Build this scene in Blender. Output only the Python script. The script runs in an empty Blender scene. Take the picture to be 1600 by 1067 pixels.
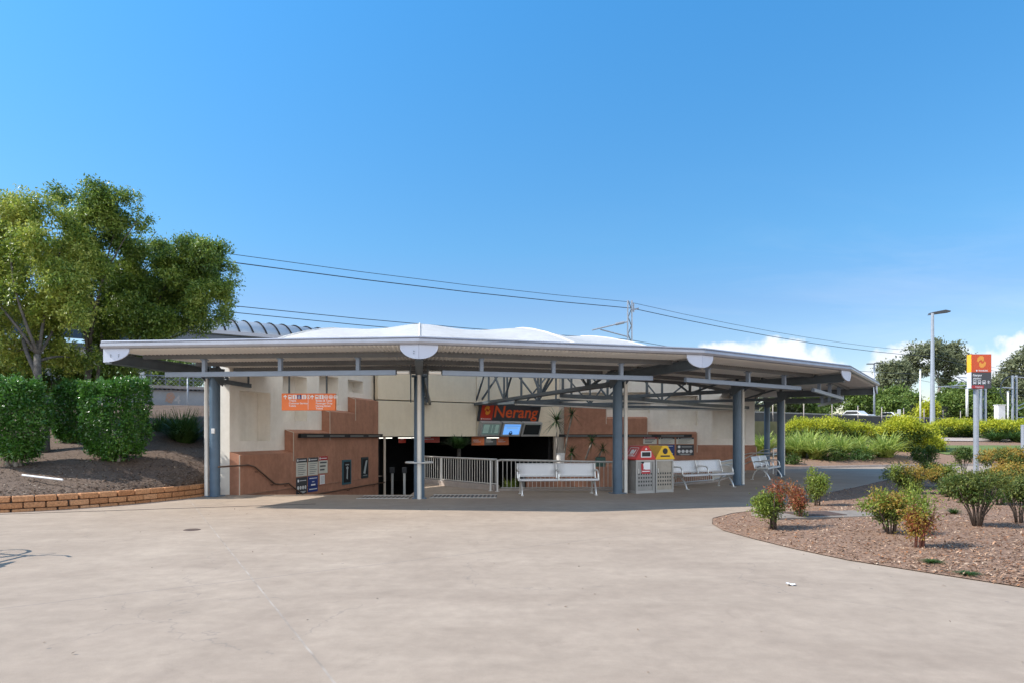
import bpy, bmesh, math, random
import numpy as np
from mathutils import Vector, Matrix
R = math.radians
random.seed(7); rng = np.random.default_rng(7)
S = bpy.context.scene
COL = S.collection

# ---------------------------------------------------------------- camera
FP = 1067.0; EYE = 1.6; HX = 800.0; HY = 680.0          # photograph's focal length (px), eye height, horizon
cam_d = bpy.data.cameras.new('camera'); cam = bpy.data.objects.new('camera', cam_d); COL.objects.link(cam)
cam.location = (0, 0, EYE); cam.rotation_euler = (R(90), 0, 0)
cam_d.sensor_width = 36; cam_d.lens = 36 * FP / 1600
cam_d.shift_y = (HY - 533.5) / 1600
cam_d.clip_start = .1; cam_d.clip_end = 6000
S.camera = cam
S.view_settings.view_transform = 'Standard'; S.view_settings.look = 'None'
S.view_settings.exposure = 0.7; S.view_settings.gamma = 1.0

# ---------------------------------------------------------------- sun and sky
SUN_EL = 45.0
SUN_DIR = Vector((1.0, .10, -1.005)).normalized()         # the way the light travels
sd = bpy.data.lights.new('sun', 'SUN'); sun = bpy.data.objects.new('sun', sd); COL.objects.link(sun)
sd.energy = 3.75; sd.angle = R(.5); sd.color = (1, .95, .88)
sun.rotation_euler = SUN_DIR.to_track_quat('-Z', 'Y').to_euler()

def build_world():
    w = bpy.data.worlds.new('World'); S.world = w; w.use_nodes = True
    nt = w.node_tree; nt.nodes.clear(); N = nt.nodes.new; L = nt.links.new
    out = N('ShaderNodeOutputWorld'); bg = N('ShaderNodeBackground'); L(bg.outputs[0], out.inputs[0])
    sky = N('ShaderNodeTexSky'); sky.sky_type = 'NISHITA'; sky.sun_disc = False
    sky.sun_elevation = R(SUN_EL); sky.sun_rotation = math.atan2(-SUN_DIR.x, -SUN_DIR.y)
    sky.altitude = 0; sky.air_density = 1.0; sky.dust_density = .35; sky.ozone_density = 2.6
    bg.inputs[1].default_value = .15
    hs = N('ShaderNodeHueSaturation'); hs.inputs['Saturation'].default_value = 1.2; hs.inputs['Value'].default_value = 1.04
    hs.inputs['Hue'].default_value = .497
    L(sky.outputs[0], hs.inputs['Color'])
    tc = N('ShaderNodeTexCoord'); sep = N('ShaderNodeSeparateXYZ'); L(tc.outputs['Generated'], sep.inputs[0])
    def mth(op, a, b=None, c=None):
        n = N('ShaderNodeMath'); n.operation = op
        for i, x in enumerate((a, b, c)):
            if x is None: continue
            if isinstance(x, (int, float)): n.inputs[i].default_value = x
            else: L(x, n.inputs[i])
        return n.outputs[0]
    # clear subtropical air: deeper blue than the model, less glare near the horizon
    tr = N('ShaderNodeValToRGB'); el_ = tr.color_ramp.elements
    while len(el_) < 5: el_.new(.5)
    for e_, (p_, c_) in zip(el_, ((0, (.70, .61, .59)), (.18, (.63, .63, .68)), (.26, (.58, .74, .77)), (.54, (.57, .98, 1.05)), (1, (.60, 1.0, 1.05)))): e_.position = p_; e_.color = (*c_, 1)
    L(sep.outputs[2], tr.inputs[0])
    tint = N('ShaderNodeMix'); tint.data_type = 'RGBA'; tint.blend_type = 'MULTIPLY'; tint.inputs['Factor'].default_value = 1
    L(hs.outputs[0], tint.inputs['A']); L(tr.outputs[0], tint.inputs['B'])
    yy = mth('MAXIMUM', sep.outputs[1], .02)
    az = mth('DIVIDE', sep.outputs[0], yy); el = mth('DIVIDE', sep.outputs[2], yy)
    # cumulus banks low over the horizon, given by azimuth / elevation (tangents) and half sizes
    puffs = [(.305, .125, .050, .016), (.385, .122, .055, .030), (.405, .108, .085, .030), (.45, .098, .07, .018),
             (.575, .108, .075, .030), (.625, .120, .06, .026), (.68, .098, .09, .030), (.745, .112, .07, .044), (.80, .12, .06, .05),
             (.86, .10, .12, .07), (1.1, .09, .2, .08), (.50, .085, .12, .012), (-.95, .10, .25, .05), (-1.5, .12, .3, .08)]
    acc = None
    for a, e, wd, ht in puffs:
        dx = mth('DIVIDE', mth('SUBTRACT', az, a), wd); dy = mth('DIVIDE', mth('SUBTRACT', el, e), ht)
        g = mth('SUBTRACT', 1.0, mth('SQRT', mth('ADD', mth('MULTIPLY', dx, dx), mth('MULTIPLY', dy, dy))))
        acc = g if acc is None else mth('SMOOTH_MAX', acc, g, .25)
    cx = N('ShaderNodeCombineXYZ'); L(az, cx.inputs[0]); L(el, cx.inputs[1])
    def noise(scale, det, rough):
        n = N('ShaderNodeTexNoise'); n.inputs['Scale'].default_value = scale; n.inputs['Detail'].default_value = det
        n.inputs['Roughness'].default_value = rough; L(cx.outputs[0], n.inputs['Vector']); return n.outputs['Fac']
    n1 = noise(34, 7, .55); n2 = noise(14, 4, .5)
    m = mth('ADD', acc, mth('MULTIPLY', mth('SUBTRACT', n1, .5), 1.5))
    mr = N('ShaderNodeMapRange'); mr.interpolation_type = 'SMOOTHSTEP'
    mr.inputs['From Min'].default_value = .08; mr.inputs['From Max'].default_value = .56; L(m, mr.inputs['Value'])
    # unseen bright cumulus, added behind the viewer as fill light for shaded walls
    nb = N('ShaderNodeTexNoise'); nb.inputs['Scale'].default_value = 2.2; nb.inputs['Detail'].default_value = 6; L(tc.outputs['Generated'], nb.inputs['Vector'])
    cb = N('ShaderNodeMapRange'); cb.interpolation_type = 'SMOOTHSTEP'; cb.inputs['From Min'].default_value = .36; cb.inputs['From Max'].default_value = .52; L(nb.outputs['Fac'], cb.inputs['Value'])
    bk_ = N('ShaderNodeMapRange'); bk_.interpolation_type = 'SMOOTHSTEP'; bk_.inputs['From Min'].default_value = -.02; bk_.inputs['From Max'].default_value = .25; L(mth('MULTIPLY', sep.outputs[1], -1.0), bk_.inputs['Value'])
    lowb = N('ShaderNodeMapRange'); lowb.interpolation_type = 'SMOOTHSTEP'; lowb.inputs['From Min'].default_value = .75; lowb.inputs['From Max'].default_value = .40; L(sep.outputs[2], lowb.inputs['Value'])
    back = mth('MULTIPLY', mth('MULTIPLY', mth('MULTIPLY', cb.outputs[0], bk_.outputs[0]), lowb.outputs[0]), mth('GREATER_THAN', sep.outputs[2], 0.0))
    wv_ = N('ShaderNodeCombineXYZ'); L(mth('MULTIPLY', az, .8), wv_.inputs[0]); L(mth('MULTIPLY', el, 5.0), wv_.inputs[1])
    wn = N('ShaderNodeTexNoise'); wn.inputs['Scale'].default_value = 3.0; wn.inputs['Detail'].default_value = 8; wn.inputs['Roughness'].default_value = .62; wn.inputs['Distortion'].default_value = .6; L(wv_.outputs[0], wn.inputs['Vector'])
    wm = N('ShaderNodeMapRange'); wm.inputs['From Min'].default_value = .46; wm.inputs['From Max'].default_value = .80; wm.inputs['To Max'].default_value = .22; L(wn.outputs['Fac'], wm.inputs['Value'])
    wl_ = N('ShaderNodeMapRange'); wl_.interpolation_type = 'SMOOTHSTEP'; wl_.inputs['From Min'].default_value = .42; wl_.inputs['From Max'].default_value = .10; L(el, wl_.inputs['Value'])
    wr_ = N('ShaderNodeMapRange'); wr_.interpolation_type = 'SMOOTHSTEP'; wr_.inputs['From Min'].default_value = -.1; wr_.inputs['From Max'].default_value = .7; L(az, wr_.inputs['Value'])
    wisp = mth('MULTIPLY', mth('MULTIPLY', wm.outputs[0], wl_.outputs[0]), wr_.outputs[0])
    shade = N('ShaderNodeMapRange'); shade.inputs['From Min'].default_value = .3; shade.inputs['From Max'].default_value = .62
    shade.inputs['To Min'].default_value = .82; shade.inputs['To Max'].default_value = 1.0; L(n2, shade.inputs['Value'])
    cc = N('ShaderNodeMix'); cc.data_type = 'RGBA'
    cc.inputs['A'].default_value = (3.0, 3.3, 3.7, 1); cc.inputs['B'].default_value = (4.25, 4.5, 4.8, 1)
    L(mth('MULTIPLY', shade.outputs[0], shade.outputs[0]), cc.inputs['Factor'])
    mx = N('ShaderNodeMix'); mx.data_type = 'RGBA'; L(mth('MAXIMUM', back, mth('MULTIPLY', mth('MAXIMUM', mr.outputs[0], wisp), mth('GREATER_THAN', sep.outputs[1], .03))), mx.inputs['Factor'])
    L(tint.outputs['Result'], mx.inputs['A']); L(cc.outputs['Result'], mx.inputs['B'])
    # the added cloud behind the viewer is boosted further to lift the shade
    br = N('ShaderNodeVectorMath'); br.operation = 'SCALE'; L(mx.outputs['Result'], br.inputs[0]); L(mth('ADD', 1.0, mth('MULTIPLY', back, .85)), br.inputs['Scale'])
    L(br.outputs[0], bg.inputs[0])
build_world()

# ---------------------------------------------------------------- helpers
def at(px, py, Y):                                        # a point of the photograph at depth Y
    return Vector(((px - HX) / FP * Y, Y, EYE + (HY - py) / FP * Y))
def gx(px, Y): return (px - HX) / FP * Y
def gz(py, Y): return EYE + (HY - py) / FP * Y

_rootloc = {}
def prop(o, label=None, cat=None, group=None, kind=None):
    if label: o['label'] = label
    if cat: o['category'] = cat
    if group: o['group'] = group
    if kind: o['kind'] = kind
    return o
def thing(name, label, cat, loc=(0, 0, 0), rz=0, group=None):
    o = bpy.data.objects.new(name, None); COL.objects.link(o); o.empty_display_size = .2
    o.location = loc; o.rotation_euler = (0, 0, rz)
    _rootloc[o.name] = (Vector(loc), rz)
    return prop(o, label, cat, group)
def copy_tree(o, parent=None):
    c = o.copy(); COL.objects.link(c)
    if parent: c.parent = parent
    for ch in list(o.children): copy_tree(ch, c)
    return c

class MB:
    def __init__(s): s.v = []; s.f = []; s.m = []
    def add(s, vs, fs, mi=0):
        b = len(s.v); s.v += [tuple(v) for v in vs]
        for f in fs: s.f.append(tuple(b + i for i in f)); s.m.append(mi)
        return s
    def box(s, c, size, rz=0, mi=0, Rm=None):
        hx, hy, hz = size[0] / 2, size[1] / 2, size[2] / 2
        M = Rm if Rm is not None else Matrix.Rotation(rz, 3, 'Z'); c = Vector(c)
        vs = [c + M @ Vector((x * hx, y * hy, z * hz)) for z in (-1, 1) for x, y in ((-1, -1), (1, -1), (1, 1), (-1, 1))]
        return s.add(vs, [(3, 2, 1, 0), (4, 5, 6, 7), (0, 1, 5, 4), (1, 2, 6, 5), (2, 3, 7, 6), (3, 0, 4, 7)], mi)
    def bar(s, p, q, w, h, up=(0, 0, 1), mi=0):
        p, q = Vector(p), Vector(q); d = (q - p).normalized(); u = Vector(up)
        sd_ = d.cross(u)
        if sd_.length < 1e-4: sd_ = d.cross(Vector((1, 0, 0)))
        sd_.normalize(); u = sd_.cross(d).normalized()
        a = sd_ * w / 2; b = u * h / 2
        vs = [p - a - b, p + a - b, p + a + b, p - a + b, q - a - b, q + a - b, q + a + b, q - a + b]
        return s.add(vs, [(0, 1, 2, 3), (7, 6, 5, 4), (0, 4, 5, 1), (1, 5, 6, 2), (2, 6, 7, 3), (3, 7, 4, 0)], mi)
    def tube(s, pts, r, n=8, mi=0, cap=True):
        pts = [Vector(p) for p in pts]; rs = r if isinstance(r, (list, tuple)) else [r] * len(pts)
        b = len(s.v); prev = None
        for i, p in enumerate(pts):
            d = (pts[min(i + 1, len(pts) - 1)] - pts[max(i - 1, 0)])
            d = d.normalized() if d.length > 1e-9 else Vector((0, 0, 1))
            if prev is None:
                a = d.cross(Vector((0, 0, 1)))
                if a.length < 1e-3: a = d.cross(Vector((1, 0, 0)))
            else:
                a = prev - d * prev.dot(d)
                if a.length < 1e-4: a = d.cross(Vector((1, 0, 0)))
            a.normalize(); prev = a; c = d.cross(a)
            for k in range(n):
                t = 2 * math.pi * k / n
                s.v.append(tuple(p + a * math.cos(t) * rs[i] + c * math.sin(t) * rs[i]))
        for i in range(len(pts) - 1):
            for k in range(n):
                s.f.append((b + i * n + k, b + i * n + (k + 1) % n, b + (i + 1) * n + (k + 1) % n, b + (i + 1) * n + k)); s.m.append(mi)
        if cap:
            s.f.append(tuple(b + k for k in reversed(range(n)))); s.m.append(mi)
            e = b + (len(pts) - 1) * n
            s.f.append(tuple(e + k for k in range(n))); s.m.append(mi)
        return s
    def prism(s, poly, vec, mi=0):
        poly = [Vector(p) for p in poly]; vec = Vector(vec); n = len(poly)
        vs = poly + [p + vec for p in poly]
        fs = [tuple(reversed(range(n))), tuple(range(n, 2 * n))] + [(i, (i + 1) % n, n + (i + 1) % n, n + i) for i in range(n)]
        return s.add(vs, fs, mi)
    def grid(s, rows, mi=0):
        b = len(s.v); n = len(rows[0])
        for r in rows: s.v += [tuple(p) for p in r]
        for i in range(len(rows) - 1):
            for k in range(n - 1):
                s.f.append((b + i * n + k, b + i * n + k + 1, b + (i + 1) * n + k + 1, b + (i + 1) * n + k)); s.m.append(mi)
        return s
    def lathe(s, c, prof, n=16, mi=0):
        b = len(s.v); c = Vector(c)
        for r, z in prof:
            for k in range(n):
                t = 2 * math.pi * k / n; s.v.append((c.x + r * math.cos(t), c.y + r * math.sin(t), c.z + z))
        for i in range(len(prof) - 1):
            for k in range(n):
                s.f.append((b + i * n + k, b + i * n + (k + 1) % n, b + (i + 1) * n + (k + 1) % n, b + (i + 1) * n + k)); s.m.append(mi)
        return s
    def build(s, name, mats, parent=None, smooth=False, bevel=0, local=False, seg=2):
        me = bpy.data.meshes.new(name); v = s.v
        root = parent
        while root is not None and root.parent is not None: root = root.parent
        if root is not None and not local:
            loc, rz = _rootloc.get(root.name, (Vector((0, 0, 0)), 0))
            M = Matrix.Rotation(-rz, 3, 'Z'); v = [tuple(M @ (Vector(p) - loc)) for p in v]
        me.from_pydata(v, [], s.f); me.update()
        bm = bmesh.new(); bm.from_mesh(me); bmesh.ops.recalc_face_normals(bm, faces=bm.faces[:]); bm.to_mesh(me); bm.free()
        mats = mats if isinstance(mats, (list, tuple)) else [mats]
        for m in mats: me.materials.append(m)
        if len(mats) > 1: me.polygons.foreach_set('material_index', s.m)
        if smooth is True: me.polygons.foreach_set('use_smooth', [True] * len(me.polygons))
        o = bpy.data.objects.new(name, me); COL.objects.link(o)
        if parent: o.parent = parent
        if smooth == 'auto':
            me.polygons.foreach_set('use_smooth', [True] * len(me.polygons))
            try: me.set_sharp_from_angle(angle=R(35))
            except Exception: pass
        if bevel:
            b = o.modifiers.new('bevel', 'BEVEL'); b.width = bevel; b.segments = seg; b.limit_method = 'ANGLE'; b.angle_limit = R(40)
        return o

# ---------------------------------------------------------------- materials
def mat(name, col, rough=.6, metal=0, var=0, scale=6, bump=0, bscale=40, col2=None, spec=.5, emit=None, coat=0, detail=5, contrast=(.3, .7)):
    m = bpy.data.materials.new(name); m.use_nodes = True; nt = m.node_tree; N = nt.nodes.new; L = nt.links.new
    p = nt.nodes['Principled BSDF']; p.inputs['Roughness'].default_value = rough; p.inputs['Metallic'].default_value = metal
    p.inputs['Specular IOR Level'].default_value = spec; p.inputs['Coat Weight'].default_value = coat
    p.inputs['Base Color'].default_value = (*col, 1)
    if emit: p.inputs['Emission Color'].default_value = (*emit[0], 1); p.inputs['Emission Strength'].default_value = emit[1]
    if var or col2 or bump:
        tc = N('ShaderNodeTexCoord')
    if var or col2:
        n = N('ShaderNodeTexNoise'); n.inputs['Scale'].default_value = scale; n.inputs['Detail'].default_value = detail; n.inputs['Roughness'].default_value = .6
        L(tc.outputs['Object'], n.inputs['Vector'])
        r = N('ShaderNodeValToRGB'); c2 = col2 or tuple(c * (1 + var) for c in col); c1 = col if col2 else tuple(c * (1 - var) for c in col)
        r.color_ramp.elements[0].color = (*c1, 1); r.color_ramp.elements[1].color = (*c2, 1)
        r.color_ramp.elements[0].position, r.color_ramp.elements[1].position = contrast
        L(n.outputs['Fac'], r.inputs[0]); L(r.outputs[0], p.inputs['Base Color'])
    if bump:
        n = N('ShaderNodeTexNoise'); n.inputs['Scale'].default_value = bscale; n.inputs['Detail'].default_value = 4
        L(tc.outputs['Object'], n.inputs['Vector']); b = N('ShaderNodeBump'); b.inputs['Strength'].default_value = bump; b.inputs['Distance'].default_value = .02
        L(n.outputs['Fac'], b.inputs['Height']); L(b.outputs[0], p.inputs['Normal'])
    return m

def leafmat(name, cols, trans=.35, rough=.5, spec=.35):
    """foliage: a colour per leaf from the ramp, some light through the leaf"""
    m = bpy.data.materials.new(name); m.use_nodes = True; nt = m.node_tree; N = nt.nodes.new; L = nt.links.new
    p = nt.nodes['Principled BSDF']; p.inputs['Roughness'].default_value = rough; p.inputs['Specular IOR Level'].default_value = spec
    g = N('ShaderNodeNewGeometry'); r = N('ShaderNodeValToRGB')
    while len(r.color_ramp.elements) < len(cols): r.color_ramp.elements.new(.5)
    for i, c in enumerate(cols): r.color_ramp.elements[i].position = i / max(1, len(cols) - 1); r.color_ramp.elements[i].color = (*c, 1)
    # leaf-to-leaf chance plus branch-to-branch drift of the leaf colour
    tc = N('ShaderNodeTexCoord'); n = N('ShaderNodeTexNoise'); n.inputs['Scale'].default_value = .9; n.inputs['Detail'].default_value = 3
    L(tc.outputs['Object'], n.inputs['Vector'])
    mr = N('ShaderNodeMapRange'); mr.inputs['From Min'].default_value = .3; mr.inputs['From Max'].default_value = .7; L(n.outputs['Fac'], mr.inputs['Value'])
    mx = N('ShaderNodeMix'); mx.inputs['Factor'].default_value = .5; L(g.outputs['Random Per Island'], mx.inputs['A']); L(mr.outputs[0], mx.inputs['B'])
    L(mx.outputs['Result'], r.inputs[0]); L(r.outputs[0], p.inputs['Base Color'])
    t = N('ShaderNodeBsdfTranslucent'); L(r.outputs[0], t.inputs['Color'])
    ms = N('ShaderNodeMixShader'); ms.inputs[0].default_value = trans; L(p.outputs[0], ms.inputs[1]); L(t.outputs[0], ms.inputs[2])
    L(ms.outputs[0], nt.nodes['Material Output'].inputs[0])
    return m

def islandmat(name, cols, rough=.8, spec=.3):
    m = bpy.data.materials.new(name); m.use_nodes = True; nt = m.node_tree; N = nt.nodes.new; L = nt.links.new
    p = nt.nodes['Principled BSDF']; p.inputs['Roughness'].default_value = rough; p.inputs['Specular IOR Level'].default_value = spec
    g = N('ShaderNodeNewGeometry'); r = N('ShaderNodeValToRGB'); r.color_ramp.interpolation = 'LINEAR'
    while len(r.color_ramp.elements) < len(cols): r.color_ramp.elements.new(.5)
    for i, c in enumerate(cols): r.color_ramp.elements[i].position = i / max(1, len(cols) - 1); r.color_ramp.elements[i].color = (*c, 1)
    L(g.outputs['Random Per Island'], r.inputs[0])
    tc = N('ShaderNodeTexCoord'); n = N('ShaderNodeTexNoise'); n.inputs['Scale'].default_value = 30; n.inputs['Detail'].default_value = 5; L(tc.outputs['Object'], n.inputs['Vector'])
    mx = N('ShaderNodeMix'); mx.data_type = 'RGBA'; mx.blend_type = 'MULTIPLY'; mx.inputs['Factor'].default_value = .7
    r2 = N('ShaderNodeValToRGB'); r2.color_ramp.elements[0].color = (.45, .45, .45, 1); r2.color_ramp.elements[1].color = (1.25, 1.25, 1.25, 1); r2.color_ramp.elements[0].position = .3; r2.color_ramp.elements[1].position = .7
    L(n.outputs['Fac'], r2.inputs[0]); L(r.outputs[0], mx.inputs['A']); L(r2.outputs[0], mx.inputs['B']); L(mx.outputs['Result'], p.inputs['Base Color'])
    b = N('ShaderNodeBump'); b.inputs['Strength'].default_value = .5; b.inputs['Distance'].default_value = .01; L(n.outputs['Fac'], b.inputs['Height']); L(b.outputs[0], p.inputs['Normal'])
    return m

def concrete_mat():
    m = bpy.data.materials.new('plaza concrete'); m.use_nodes = True; nt = m.node_tree; N = nt.nodes.new; L = nt.links.new
    p = nt.nodes['Principled BSDF']; p.inputs['Roughness'].default_value = .78; p.inputs['Specular IOR Level'].default_value = .35
    tc = N('ShaderNodeTexCoord'); P = tc.outputs['Object']
    def noise(sc, det, rough=.6, dist=0, vec=P):
        n = N('ShaderNodeTexNoise'); n.inputs['Scale'].default_value = sc; n.inputs['Detail'].default_value = det; n.inputs['Roughness'].default_value = rough
        n.inputs['Distortion'].default_value = dist; L(vec, n.inputs['Vector']); return n.outputs['Fac']
    def ramp(f, a, b, ca, cb):
        r = N('ShaderNodeValToRGB'); r.color_ramp.elements[0].position = a; r.color_ramp.elements[1].position = b
        r.color_ramp.elements[0].color = (*ca, 1); r.color_ramp.elements[1].color = (*cb, 1); L(f, r.inputs[0]); return r.outputs[0]
    def mix(a, b, f, bt='MIX'):
        x = N('ShaderNodeMix'); x.data_type = 'RGBA'; x.blend_type = bt
        if isinstance(f, float): x.inputs['Factor'].default_value = f
        else: L(f, x.inputs['Factor'])
        L(a, x.inputs['A']); L(b, x.inputs['B']); return x.outputs['Result']
    def mth(op, a, b=None):
        n = N('ShaderNodeMath'); n.operation = op
        for i, x in enumerate((a, b)):
            if x is None: continue
            if isinstance(x, (int, float)): n.inputs[i].default_value = x
            else: L(x, n.inputs[i])
        return n.outputs[0]
    base = ramp(noise(.35, 6, .6, .6), .35, .68, (.352, .275, .211), (.424, .337, .260))
    # swept streaks: stretched along the fall of the plaza
    mp = N('ShaderNodeMapping'); mp.inputs['Rotation'].default_value = (0, 0, R(-14)); mp.inputs['Scale'].default_value = (.45, 1.2, 1); L(P, mp.inputs['Vector'])
    base = mix(base, ramp(noise(1.2, 7, .62, .8, mp.outputs[0]), .36, .66, (.88, .87, .86), (1.05, 1.05, 1.05)), .7, 'MULTIPLY')
    base = mix(base, ramp(noise(5, 8, .7), .3, .72, (.85, .84, .83), (1.10, 1.09, 1.08)), .75, 'MULTIPLY')
    base = mix(base, ramp(noise(160, 3), .3, .7, (.82, .82, .82), (1.14, 1.14, 1.14)), .6, 'MULTIPLY')
    # dark old stains and scuffs
    base = mix(base, ramp(noise(.8, 9, .72, 1.2), .60, .74, (1, 1, 1), (.74, .73, .72)), .8, 'MULTIPLY')
    base = mix(base, ramp(noise(2.1, 10, .75, .5), .36, .66, (.86, .855, .85), (1.08, 1.08, 1.08)), .55, 'MULTIPLY')
    sp = N('ShaderNodeTexVoronoi'); sp.inputs['Scale'].default_value = 2.4; L(P, sp.inputs['Vector'])
    spot = mth('MULTIPLY', mth('LESS_THAN', sp.outputs['Distance'], .045), mth('GREATER_THAN', noise(.9, 2), .47))
    gum = N('ShaderNodeRGB'); gum.outputs[0].default_value = (.16, .14, .125, 1); base = mix(base, gum.outputs[0], mth('MULTIPLY', spot, .55))
    wv = N('ShaderNodeVectorMath'); wv.operation = 'ADD'; nz = N('ShaderNodeTexNoise'); nz.inputs['Scale'].default_value = 1.6; nz.inputs['Detail'].default_value = 6; L(P, nz.inputs['Vector']); L(P, wv.inputs[0]); L(nz.outputs['Color'], wv.inputs[1])
    vr = N('ShaderNodeTexVoronoi'); vr.feature = 'DISTANCE_TO_EDGE'; vr.inputs['Scale'].default_value = .23; L(wv.outputs[0], vr.inputs['Vector'])
    crack = mth('MULTIPLY', mth('LESS_THAN', vr.outputs['Distance'], .0016), mth('GREATER_THAN', noise(.45, 3), .50))
    base = mix(base, gum.outputs[0], mth('MULTIPLY', crack, .32))
    # joints: straight saw cuts in two directions
    sep = N('ShaderNodeSeparateXYZ'); L(P, sep.inputs[0])
    wob = mth('MULTIPLY', mth('SUBTRACT', noise(3, 4), .5), .02)
    def joint(px, py, dx, dy, period, w):
        l = math.hypot(dx, dy); nx, ny = -dy / l, dx / l
        d = mth('ADD', mth('MULTIPLY', sep.outputs[0], nx), mth('MULTIPLY', sep.outputs[1], ny))
        d = mth('ADD', mth('SUBTRACT', d, px * nx + py * ny - period / 2 - 100 * period), wob)
        d = mth('ABSOLUTE', mth('SUBTRACT', mth('MODULO', d, period), period / 2))
        return mth('LESS_THAN', d, w)
    j1 = joint(-3.4, 8.54, .48, -.877, 7.6, .009); j2 = joint(-4.74, 6.32, .817, .577, 9.4, .008)
    worn = ramp(noise(1.7, 3), .40, .60, (.16, .145, .13), (.54, .50, .45))
    base = mix(base, worn, mth('MULTIPLY', j1, .32))
    dark = N('ShaderNodeRGB'); dark.outputs[0].default_value = (.17, .15, .14, 1)
    base = mix(base, dark.outputs[0], mth('MULTIPLY', j2, .6))
    L(base, p.inputs['Base Color'])
    b = N('ShaderNodeBump'); b.inputs['Strength'].default_value = .22; b.inputs['Distance'].default_value = .01
    L(mth('ADD', noise(90, 4), mth('MULTIPLY', noise(9, 4), .6)), b.inputs['Height']); L(b.outputs[0], p.inputs['Normal'])
    return m

M_conc = concrete_mat()
M_kerb = mat('pale kerb concrete', (.40, .34, .30), .8, var=.15, scale=4, bump=.2)
M_dull = mat('grey concrete', (.26, .25, .24), .85, var=.22, scale=2.5, bump=.3)
def weather(m, amount=.8, lo=.86, hi=1.03):
    nt = m.node_tree; N = nt.nodes.new; L = nt.links.new; p = nt.nodes['Principled BSDF']; src = p.inputs['Base Color'].links[0].from_socket
    tc = N('ShaderNodeTexCoord'); out = src
    for sc, sz, d_ in (((2.6, 2.6, .22), 1.6, 6), ((1, 1, 1), .9, 8), ((1, 1, 1), 7, 6)):
        mp = N('ShaderNodeMapping'); mp.inputs['Scale'].default_value = sc; L(tc.outputs['Object'], mp.inputs[0])
        n = N('ShaderNodeTexNoise'); n.inputs['Scale'].default_value = sz; n.inputs['Detail'].default_value = d_; n.inputs['Roughness'].default_value = .65; L(mp.outputs[0], n.inputs['Vector'])
        r = N('ShaderNodeValToRGB'); r.color_ramp.elements[0].position = .34; r.color_ramp.elements[1].position = .62; r.color_ramp.elements[0].color = (lo, lo * .985, lo * .965, 1); r.color_ramp.elements[1].color = (hi, hi, hi, 1); L(n.outputs['Fac'], r.inputs[0])
        x = N('ShaderNodeMix'); x.data_type = 'RGBA'; x.blend_type = 'MULTIPLY'; x.inputs['Factor'].default_value = amount; L(out, x.inputs['A']); L(r.outputs[0], x.inputs['B']); out = x.outputs['Result']
    L(out, p.inputs['Base Color']); return m
M_cream = mat('cream painted render', (.89, .835, .75), .75, var=.045, scale=1.3, bump=.12, bscale=60)
M_panel = mat('tan painted portal panel', (.90, .78, .59), .75, var=.03, scale=1.3, bump=.1, bscale=60)
M_white = mat('white painted render', (.78, .77, .75), .7, var=.05, scale=1.5, bump=.1)
M_brown = mat('terracotta brown render', (.42, .20, .125), .7, var=.10, scale=2.2, bump=.25, bscale=90)
weather(M_cream, .45, .92); weather(M_panel, .4, .93); weather(M_brown, .7, .86, 1.08)
M_trim = mat('pale corner bead', (.62, .52, .42), .5)
M_blue = mat('blue grey paint', (.085, .135, .19), .38, var=.10, scale=3)
M_steel = mat('dark blue grey painted steel', (.085, .105, .12), .42, var=.15, scale=4)
M_beam = mat('light blue grey painted steel', (.26, .32, .41), .4, var=.06, scale=3)
M_purl = mat('galvanised purlin steel', (.13, .135, .14), .5, var=.1, scale=4)
M_gut = mat('silver grey gutter steel', (.37, .38, .425), .34, var=.05, scale=3, metal=.25)
M_plate = mat('pale lilac painted plate', (.52, .55, .64), .45, var=.04, scale=4)
weather(M_gut, .35, .90)
M_soff = mat('galvanised corrugated sheet', (.70, .68, .64), .5, var=.06, scale=1.2, metal=.0)
M_roof = mat('white roof membrane', (.90, .895, .885), .65, col2=(.93, .93, .925), scale=1.1, contrast=(.35, .6))
def _fabric(m, f):                                         # coated fabric lets some daylight through
    nt = m.node_tree; t = nt.nodes.new('ShaderNodeBsdfTranslucent'); t.inputs['Color'].default_value = (.88, .85, .79, 1)
    ms = nt.nodes.new('ShaderNodeMixShader'); ms.inputs[0].default_value = f
    nt.links.new(nt.nodes['Principled BSDF'].outputs[0], ms.inputs[1]); nt.links.new(t.outputs[0], ms.inputs[2]); nt.links.new(ms.outputs[0], nt.nodes['Material Output'].inputs[0])
weather(M_roof, .8, .90, 1.02); _fabric(M_roof, .44)
M_ss = mat('brushed stainless steel', (.70, .69, .66), .3, metal=.6, var=.06, scale=8)
M_pipe = mat('pale zinc downpipe', (.74, .71, .65), .35, metal=.2, var=.06, scale=5)
M_seat = mat('powder grey perforated steel', (.55, .55, .57), .38, metal=.35, var=.05, scale=30)
M_black = mat('near black', (.012, .012, .014), .5)
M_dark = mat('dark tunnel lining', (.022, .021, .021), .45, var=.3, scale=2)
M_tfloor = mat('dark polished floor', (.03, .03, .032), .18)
M_orange = mat('orange sign face', (.86, .20, .045), .4)
M_orange_l = mat('light orange', (.92, .37, .04), .4)
M_red = mat('red sign panel', (.60, .045, .02), .4)
M_charc = mat('charcoal sign face', (.055, .058, .065), .45)
M_wtext = mat('white lettering', (.85, .85, .85), .5)
M_text = mat('grey lettering', (.10, .10, .10), .6)
M_paper = mat('printed paper', (.66, .64, .56), .5)
M_navy = mat('navy sign', (.02, .05, .22), .4)
M_crim = mat('crimson band', (.45, .02, .03), .4)
M_soil = mat('garden soil', (.055, .042, .034), .95, var=.4, scale=5, bump=.8, bscale=30)
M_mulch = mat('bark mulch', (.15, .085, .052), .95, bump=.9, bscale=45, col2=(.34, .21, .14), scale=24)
M_mulch_d = mat('dark bark mulch', (.075, .048, .033), .95, bump=.9, bscale=45, col2=(.19, .13, .092), scale=24)
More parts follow.
